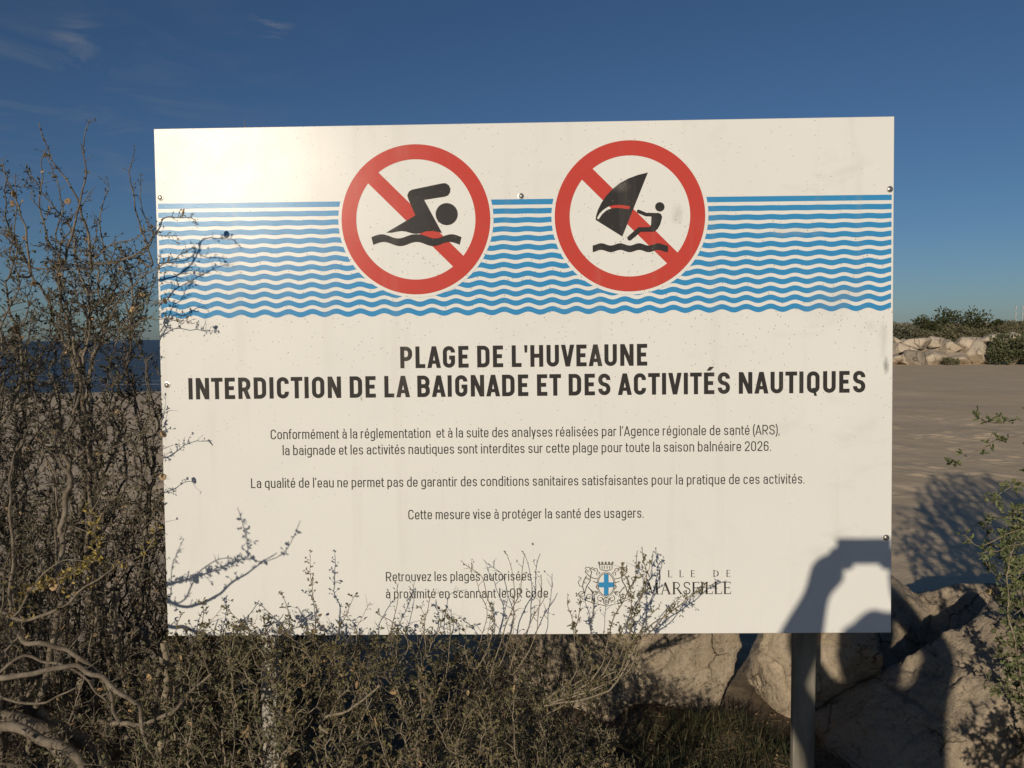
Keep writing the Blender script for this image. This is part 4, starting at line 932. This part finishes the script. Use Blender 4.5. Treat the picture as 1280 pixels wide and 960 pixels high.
# sprigs standing up before the board
spr = dict(spur=110, spur_len=(.006, .018), leaf=2.2, leaf_len=(.005, .010), tipleaf=2.6, pod=.003)
bare = {**spr, 'spur': 60, 'leaf': .35, 'tipleaf': .5, 'spur_len': (.008, .03)}
for Y, pts, r0, k_ in ((-.09, [(395, 830), (396, 780), (392, 730), (390, 695)], .0020, spr), (-.10, [(372, 830), (360, 780), (354, 740)], .0018, spr), (-.08, [(240, 830), (250, 780), (250, 752)], .0016, spr), (-.12, [(250, 800), (268, 770), (280, 754)], .0016, spr), (-.12, [(330, 800), (300, 776), (276, 756)], .0018, spr),
                       (-.06, [(225, 810), (222, 780), (228, 764)], .0016, spr), (-.10, [(325, 800), (318, 782), (316, 782)], .0014, spr), (-.10, [(440, 820), (450, 780), (462, 752)], .0014, bare), (-.08, [(485, 820), (492, 770), (500, 732)], .0015, bare),
                       (-.10, [(530, 830), (534, 780), (540, 745), (558, 738)], .0017, bare), (-.07, [(520, 830), (528, 780), (524, 758)], .0015, spr), (-.12, [(600, 830), (618, 780), (608, 735), (578, 698)], .0022, bare), (-.10, [(590, 830), (608, 780), (602, 740), (590, 712)], .0018, bare),
                       (-.11, [(625, 830), (640, 780), (644, 730), (636, 692)], .0021, bare), (-.09, [(615, 840), (636, 780), (652, 730), (658, 690)], .0020, bare), (-.08, [(610, 830), (612, 790), (622, 750)], .0015, spr), (-.08, [(640, 830), (664, 780), (684, 742)], .0018, bare), (-.07, [(650, 830), (672, 780), (676, 718)], .0016, bare),
                       (-.13, [(720, 840), (716, 790), (712, 750), (710, 742)], .0018, spr), (-.12, [(735, 840), (722, 790), (726, 742)], .0018, spr), (-.11, [(730, 840), (736, 790), (738, 750)], .0016, bare),
                       (-.16, [(740, 850), (766, 780), (790, 730), (794, 686)], .0026, spr), (-.14, [(750, 850), (778, 790), (806, 735), (803, 684)], .0024, spr), (-.15, [(770, 840), (788, 790), (788, 745), (780, 708)], .0022, spr), (-.13, [(760, 850), (790, 790), (802, 740), (810, 700)], .0022, spr),
                       (-.2, [(766, 860), (800, 800), (838, 766), (872, 738), (893, 728)], .0034, {**spr, 'spur': 120}), (-.19, [(770, 850), (806, 796), (836, 764), (850, 744)], .0024, spr), (-.17, [(765, 850), (792, 800), (812, 770), (826, 756)], .002, spr),
                       (-.26, [(420, 830), (425, 790), (445, 745)], .0015, spr), (-.24, [(560, 830), (566, 790), (560, 760)], .0015, spr), (-.25, [(500, 830), (508, 800), (470, 762)], .0015, spr), (-.2, [(300, 830), (316, 800), (305, 780)], .0015, spr)):
    pl.shoot(A_(Y, *pts), r0, .0008, wig=.007, k=4, **k_)
for Y, pts, r0, r1 in ((-.35, [(402, 905), (440, 880), (480, 850)], .004, .002), (-.2, [(200, 960), (206, 900), (212, 850), (208, 800)], .012, .008)):
    pl.shoot(A_(Y, *pts), r0, r1, wig=.010, k=6, **bare)
SH2 = tag(empty('low_shrub', (-.35, -.15, 0)), 'low leafy shrub with sprigs standing up in front of the board’s lower edge', 'shrub')
pl.build(SH2, M_bark_pale, LM)

# -- shrub at the right edge, mostly outside the picture, with an added low clump for shade
pl = Plant(14)
def right_env(P):
    x, y, z = P.T
    n = vnoise(np.stack([x * 4.5, y * 4.5, z * 3.5], -1), 22)
    return (((x - 2.25) / .72) ** 2 + ((y - .15) / .65) ** 2 + ((z - .75) / .95) ** 2 < 1 + .5 * n) & (z > .1) & (x > 1.52 + .22 * np.abs(z - .75))
att = cloud(pl.g, 6500, (1.4, -.6, .1), (3.0, .9, 1.75), right_env)
att = np.vstack([att, cloud(pl.g, 3600, (1.14, -.62, .02), (2.4, -.26, .56), lambda P: P[:, 2] < .52 + .04 * vnoise(P * 6, 2))])  # unseen low clump, added to throw shade on the lower right boulders
rk = dict(spur=100, spur_len=(.008, .03), leaf=3.6, leaf_len=(.009, .018), tipleaf=3.4, leaf_kind='foliage')
pl.colonize(att, [(2.2, .15, -.02), (2.05, .3, -.02), (2.4, .1, -.02), (2.2, -.1, -.02), (1.3, -.42, -.02), (1.6, -.44, -.02), (1.9, -.4, -.02), (2.2, -.4, -.02)], jit=.3, kill=.034, pod=.008, **rk)
for Y, pts, r0 in ((.0, [(1330, 560), (1300, 540), (1270, 545), (1240, 550), (1212, 574), (1186, 576)], .0028), (-.05, [(1330, 500), (1290, 520), (1250, 530), (1228, 524), (1212, 510)], .0024), (.05, [(1340, 640), (1290, 655), (1250, 672), (1222, 680), (1204, 668)], .0034), (.02, [(1340, 700), (1290, 680), (1240, 690), (1216, 694)], .0024),
                   (.1, [(1290, 880), (1266, 800), (1258, 740), (1262, 702), (1274, 660)], .0050), (.12, [(1270, 830), (1258, 770), (1272, 720), (1290, 690)], .003), (.08, [(1320, 600), (1284, 606), (1262, 610), (1244, 622)], .0028), (.05, [(1330, 580), (1290, 582), (1270, 588)], .0024),
                   (.1, [(1320, 640), (1280, 636), (1258, 650)], .0022), (.2, [(1310, 960), (1282, 890), (1256, 820), (1240, 780)], .0034), (.2, [(1300, 900), (1262, 870), (1240, 862), (1232, 842)], .0022), (.18, [(1310, 860), (1276, 850), (1250, 856)], .002), (.1, [(1310, 770), (1280, 760), (1266, 770)], .0024), (.1, [(1320, 720), (1286, 730), (1270, 738)], .0024)):
    pl.shoot(A_(Y, *pts), r0, .0009, wig=.008, **{**rk, 'spur': 110, 'spur_len': (.008, .026)})
SH3 = tag(empty('leafy_shrub', (2.2, .15, 0)), 'green leafy shrub reaching into the picture at the right edge, beside the boulders, plus an unseen low clump added for shade', 'shrub')
pl.build(SH3, M_bark_pale, {**LM, 'foliage': M_leaf_green})

# -- grass and litter on the ground
def scatter(g, n, cx, cy, sx_, sy_): 
    P = np.stack([g.normal(cx, sx_, n), g.normal(cy, sy_, n)], -1); return np.column_stack([P, ground_h(P[:, 0], P[:, 1])])
def blades(g, P, h, w):
    N = len(P); d = unit(np.column_stack([g.normal(size=(N, 2)), np.zeros(N)])); side = np.column_stack([-d[:, 1], d[:, 0], np.zeros(N)])
    lean = g.uniform(.35, 1.5, (N, 1)); V = []; h = h[:, None]; w = w[:, None]
    for u, ww in ((0, 1), (.4, .8), (.75, .5), (1, .08)):
        c = P + d * lean * h * u ** 1.8 + np.array([0, 0, 1.]) * h * (u - .35 * lean * u * u)
        V += [c - side * w * ww, c + side * w * ww]
    V = np.stack(V, 1).reshape(-1, 3); F = (np.array([[0, 1, 3, 2], [2, 3, 5, 4], [4, 5, 7, 6]])[None] + (np.arange(N) * 8)[:, None, None]).reshape(-1, 4)
    return V, F
g = np.random.default_rng(77); PP = []
for cx, cy, sx_, sy_, n in ((.55, .72, .10, .06, 420), (.72, .80, .10, .06, 520), (.45, .50, .16, .12, 700), (.80, .55, .12, .10, 600), (.95, .70, .06, .06, 240), (.25, .4, .2, .12, 500), (.6, .35, .2, .1, 500), (1.6, 1.25, .3, .1, 300), (-.2, .35, .4, .15, 500)):
    PP.append(scatter(g, n, cx, cy, sx_, sy_))
PP = np.vstack(PP); n = len(PP)
V, F = blades(g, PP, g.uniform(.02, .085, n), g.uniform(.0010, .0024, n))
tag(link_mesh('grass', mesh_np('grass', V, F), M_grass), 'tufts of dark grass on the soil in front of the boulders', 'grass', kind='stuff')
pl = Plant(3); P = np.vstack([scatter(g, 2600, -.2, .1, .9, .45), scatter(g, 1200, .6, .6, .35, .22)]); P[:, 2] += .003
l_ = g.uniform(.006, .018, len(P)); pl.leaves('dry_leaves', P, np.column_stack([g.normal(size=(len(P), 2)), g.uniform(-.1, .35, len(P))]), l_, l_ * .55)
P = np.vstack([scatter(g, 900, -.2, .2, .9, .4), scatter(g, 500, .6, .55, .4, .25)]); P[:, 2] += .004
pl.twigs(P, np.column_stack([g.normal(size=(len(P), 2)), g.uniform(-.05, .25, len(P))]), g.uniform(.03, .16, len(P)), g.uniform(.0007, .002, len(P)))
V = np.vstack([v for v, _ in pl.L['dry_leaves']] + [v for v, _ in pl.W]); o_ = len(pl.L['dry_leaves'][0][0])
F = np.vstack([pl.L['dry_leaves'][0][1], pl.W[0][1] + o_])
tag(link_mesh('leaf_litter', mesh_np('leaf_litter', V, F), M_dry), 'dry leaves and broken twigs lying under the shrubs', 'leaf litter', kind='stuff')

# -- far shrubs and trees above the boulder row
def far_plant(px, py_top, py_bot, wpx, Yd, seed, label, leafcol, name, cat, spread=.75, n=2600):
    g = np.random.default_rng(seed); sc = (Yd - CAM[1]) / FPX
    top, bot = at(px, py_top, Yd), at(px, py_bot, Yd); h = top[2] - bot[2]; w = wpx * sc
    root = tag(empty(name, tuple(bot)), label, cat, 'far shrubs and trees')
    p_ = Plant(seed); lobes = []
    for k in range(13):
        a = g.uniform(0, 6.28); rr = math.sqrt(g.random()) * .38; z = g.uniform(.18, .80)
        lobes.append((np.array([math.cos(a) * rr * w, math.sin(a) * rr * w * .8, z * h]), g.uniform(.16, .26) * min(w, h * 1.6)))
    P, D = [], []
    for c, r in lobes:
        m_ = n // 13; v = unit(g.normal(size=(m_, 3))); q = c + v * r * g.uniform(.35, 1.05, (m_, 1)) * (1 + .25 * vnoise(v * 2.4 + seed, seed)[:, None])
        P.append(q); D.append(v + np.array([0, 0, .5]))
    P = np.vstack(P) + bot; D = np.vstack(D); ok = P[:, 2] > bot[2] - .1; P, D = P[ok], D[ok]
    l_ = g.uniform(.07, .17, len(P)); p_.leaves('foliage', P, D + g.normal(size=D.shape) * .5, l_, l_ * .55)
    for c, r in lobes: p_.shoot([bot + np.array([0, 0, -.3]), bot + np.array([c[0] * .3, c[1] * .3, c[2] * .45]), bot + c], .06, .015, wig=.05, step=.25, spur=0)
    p_.build(root, M_bark, {'foliage': leafcol})
M_f1 = mat('far_dark_leaf', (.05, .06, .03), .7, .2, island=[(.035, .042, .018), (.055, .062, .027), (.08, .082, .038)], trans=.1)
M_f2 = mat('far_olive_leaf', (.13, .125, .07), .7, .2, island=[(.085, .085, .048), (.13, .12, .07), (.17, .155, .095)], trans=.1)
M_f3 = mat('far_grey_leaf', (.12, .12, .08), .7, .2, island=[(.08, .082, .055), (.12, .12, .082), (.16, .155, .11)], trans=.1)
for a in ((1124, 404, 430, 50, 38.5, 1, 'grey-green far bush directly right of the board, above the boulder row', M_f3, 'far_shrub', 'shrub'),
          (1163, 396, 430, 46, 43, 2, 'dark far tree left of the tallest one, behind the olive bushes', M_f1, 'far_tree', 'tree'),
          (1203, 383, 432, 66, 43, 3, 'tallest dark far tree on the skyline, above the boulder row', M_f1, 'far_tree', 'tree'),
          (1168, 413, 432, 56, 38.8, 4, 'left of two olive far bushes below the tallest dark tree', M_f2, 'far_shrub', 'shrub'),
          (1211, 408, 430, 60, 38.8, 5, 'right of two olive far bushes below the tallest dark tree', M_f2, 'far_shrub', 'shrub'),
          (1241, 398, 424, 24, 43, 6, 'small dark far tree between the tallest tree and the masts', M_f1, 'far_tree', 'tree'),
          (1254, 406, 428, 60, 39, 7, 'olive far bush behind the top boulders near the right edge', M_f2, 'far_shrub', 'shrub'),
          (1284, 400, 428, 60, 41, 8, 'olive far bush at the right edge, in front of the masts', M_f2, 'far_shrub', 'shrub')):
    far_plant(*a)
M_f4 = mat('far_green_leaf', (.09, .10, .05), .7, .2, island=[(.06, .07, .034), (.09, .10, .05), (.125, .13, .07)], trans=.1)
far_plant(1265, 422, 455, 54, 32.0, 9, 'dark green far bush growing in front of the boulder row', M_f4, 'far_shrub', 'shrub', n=3600)
far_plant(1190, 449, 456, 20, 32.4, 10, 'tiny grass clump at the foot of the long flat far boulder', M_f2, 'grass_clump', 'grass', n=500)
M_mast = mat('mast_paint', (.38, .38, .37), .6)
for px, lab in ((1270, 'left of two thin pale far masts on the skyline at right'), (1278.5, 'right of two thin pale far masts, at the picture edge')):
    Yd = 160; a, b_ = at(px, 382, Yd), at(px, 420, Yd); mb = MB(); n = 8
    for (z0, z1, r0, r1) in ((b_[2], a[2], .07, .04),):
        mb.add([(a[0] + r0 * math.cos(i * .785), Yd + r0 * math.sin(i * .785), z0) for i in range(n)] + [(a[0] + r1 * math.cos(i * .785), Yd + r1 * math.sin(i * .785), z1) for i in range(n)],
               [(i, (i + 1) % n, n + (i + 1) % n, n + i) for i in range(n)] + [tuple(range(n, 2 * n))])
    root = mb.build('mast', M_mast); tag(root, lab, 'mast', 'far masts')
    for z in (.25, .5, .75):
        b2 = MB(); zz = b_[2] + (a[2] - b_[2]) * (.3 + z * .85); b2.box((a[0] - .11, Yd - .11, zz - .3), (a[0] + .11, Yd + .11, zz + .3)); b2.build('antenna_panel', M_mast, root)
Yd = 300; q0, q1 = at(1130, 420, Yd), at(1145, 413.5, Yd)
root = tag(empty('far_building', (q0[0], Yd, q0[2] - 3)), 'tiny pale flat-roofed building far away between the grey-green bush and the dark trees', 'building')
b = MB(); b.box((q0[0], Yd, q0[2] - 3), (q1[0], Yd + 8, q1[2] - .5)); b.build('wall', mat('far_plaster', (.62, .60, .56), .8), root)
b = MB(); b.box((q0[0] - .4, Yd - .4, q1[2] - .49), (q1[0] + .4, Yd + 8.4, q1[2])); b.build('roof', mat('far_roof', (.5, .46, .42), .8), root)
M_fw = mat('far_window', (.1, .12, .14), .2)
for k in range(4):
    b = MB(); b.box((q0[0] + .5 + k * 1.05, Yd - .04, q0[2] + .2), (q0[0] + 1.1 + k * 1.05, Yd - .003, q0[2] + 1.1)); b.build('window', M_fw, root)

# ------------------------------------------------------------------ the person taking the picture (behind the camera; the shadow falls on the board)
M_skin = mat('skin', (.42, .26, .18), .55, .4); M_coat = mat('jacket', (.05, .06, .08), .85, .2, bump=.3, bump_scale=90); M_trs = mat('trousers', (.06, .065, .08), .9, .2)
M_hair = mat('hair', (.03, .022, .016), .6, .4); M_shoe = mat('shoe', (.08, .07, .06), .6); M_phone = mat('phone_body', (.03, .03, .035), .25, .5); M_lens = mat('phone_lens', (.01, .01, .012), .05, .6)
def skin_body(name, chains, M, parent, root_first=True, lv=2):
    """chains: lists of (x, y, z, rx, ry) joined where points coincide; grown into one surface"""
    vs_, es, rad = [], [], []
    key = {}
    def vid(p):
        k = tuple(round(float(c), 4) for c in p[:3])
        if k not in key: key[k] = len(vs_); vs_.append(tuple(map(float, p[:3]))); rad.append((float(p[3]), float(p[4] if len(p) > 4 else p[3])))
        return key[k]
    for ch in chains:
        l = None
        for p in ch:
            i = vid(p)
            if l is not None and l != i: es.append((l, i))
            l = i
    me = bpy.data.meshes.new(name); me.from_pydata(vs_, es, []); o = bpy.data.objects.new(name + '_skeleton', me); COL.objects.link(o)
    md = o.modifiers.new('skin', 'SKIN'); md.use_smooth_shade = True
    sv = me.skin_vertices[0].data
    for i, r_ in enumerate(rad): sv[i].radius = r_; sv[i].use_root = (i == 0)
    sb = o.modifiers.new('sub', 'SUBSURF'); sb.levels = lv; sb.render_levels = lv
    dg = bpy.context.evaluated_depsgraph_get(); ne = bpy.data.meshes.new_from_object(o.evaluated_get(dg)); ne.name = name
    bpy.data.objects.remove(o)
    return link_mesh(name, ne, M, parent, smooth=True)
PY = CAM[1] - .016
pc = caster(1080, 689, PY); pl_, pr_ = pc - np.array([.0745, 0, 0]), pc + np.array([.0745, 0, 0])
hc = caster(1106, 828, PY - .33)                                    # head centre
px0, py0 = hc[0], hc[1] - .03
PERSON = tag(empty('person', (px0, py0, 0)), 'person in a dark jacket behind the camera, holding up a phone with both hands', 'person')
v3 = lambda *a: np.array(a, float)
sh_z = hc[2] - .25; hip_z = sh_z - .50
def dd(p, r, ry=None): return (p[0], p[1], p[2], r, ry or r)
pel = v3(px0, py0, hip_z); chest = v3(px0, py0 + .01, sh_z - .12); neck = v3(px0, py0, sh_z + .05)
shl, shr = v3(px0 - .175, py0, sh_z), v3(px0 + .175, py0, sh_z)
# arms: the hands wrap the two ends of the phone
wl = caster(1021, 744, PY - .03); el = caster(978, 862, PY - .10)
wr = caster(1128, 744, PY - .03); er = caster(1224, 866, PY - .10)
body = [[dd(pel, .19, .12), dd(v3(px0, py0, hip_z + .2), .185, .12), dd(chest, .19, .12), dd(neck, .055), dd(neck + v3(0, .02, .06), .052), dd(hc + v3(0, .01, -.03), .078, .09), dd(hc + v3(0, 0, .05), .075, .09)],
        [dd(chest, .19, .12), dd(shl, .07), dd((shl + el) / 2, .055), dd(el, .058), dd((el + wl) / 2, .064), dd(wl, .036, .032)],
        [dd(chest, .19, .12), dd(shr, .07), dd((shr + er) / 2, .055), dd(er, .058), dd((er + wr) / 2, .064), dd(wr, .036, .032)]]
for sx_ in (-1, 1):
    hp = pel + v3(.09 * sx_, 0, -.06); kn = v3(px0 + .11 * sx_, py0 + .03, .24); an = v3(px0 + .12 * sx_, py0 - .02, -.16); toe = v3(px0 + .14 * sx_, py0 + .14, -.215)
    body.append([dd(pel, .19, .12), dd(hp, .095), dd((hp + kn) / 2, .078), dd(kn, .058), dd((kn + an) / 2 + v3(0, -.015, .04), .055), dd(an, .04), dd(toe, .035, .028)])
# hands as chains grown from the wrists: palm, four unequal fingers round the back of the phone, thumb below its face
for s_, wv, end in ((-1, wl, pl_), (1, wr, pr_)):
    palm = end + v3(.034 * s_, -.016, -.060); kn_ = end + v3(.024 * s_, -.004, -.036); body.append([dd(wv, .036, .032), dd((wv + palm) / 2, .040, .036), dd(palm, .056, .046), dd(kn_, .040, .034)])
    for k, (dz, ln) in enumerate(((-.004, .052), (-.014, .058), (-.024, .054), (-.034, .042))):
        a = end + v3(.013 * s_, -.006, dz); b_ = end + v3(.006 * s_, .013, dz + .002); c_ = end + v3(-.9 * ln * s_ * .45, .017, dz + .004)
        body.append([dd(kn_, .040, .034), dd(a, .0095), dd(b_, .0085), dd(c_, .0075)])
    body.append([dd(palm, .056, .046), dd(end + v3(.004 * s_, -.026, -.030), .011), dd(end + v3(-.020 * s_, -.022, -.040), .0095), dd(end + v3(-.038 * s_, -.018, -.030), .0085)])
skin_body('body', body, M_coat, PERSON)
# hair, face
D_, T_ = ico(4)
hv = D_ * np.array([.112, .118, .120]); lo_ = np.clip(-D_[:, 2], 0, 1); hv[:, 2] -= lo_ * .16; hv[:, 0] *= 1 + .45 * lo_; hv += D_ * (.012 * fbm(D_ * 4, 3, 6))[:, None]; keep = (D_[:, 2] > .35) | (D_[:, 1] < .25) | (np.abs(D_[:, 0]) > .62)
tri = T_[keep[T_].all(1)]; link_mesh('hair', mesh_np('hair', hv + hc + v3(0, -.005, .02), None, tri), M_hair, PERSON, smooth=True)
mb = MB(); bm_ = bmesh.new()
PHONE = tag(empty('phone', tuple(pc)), 'black phone held level in two hands, taking the photograph', 'phone')
b = MB(); b.box(pc - v3(.0745, .004, .036), pc + v3(.0745, .004, .036)); b.build('phone_body', M_phone, PHONE, bevel=.003)
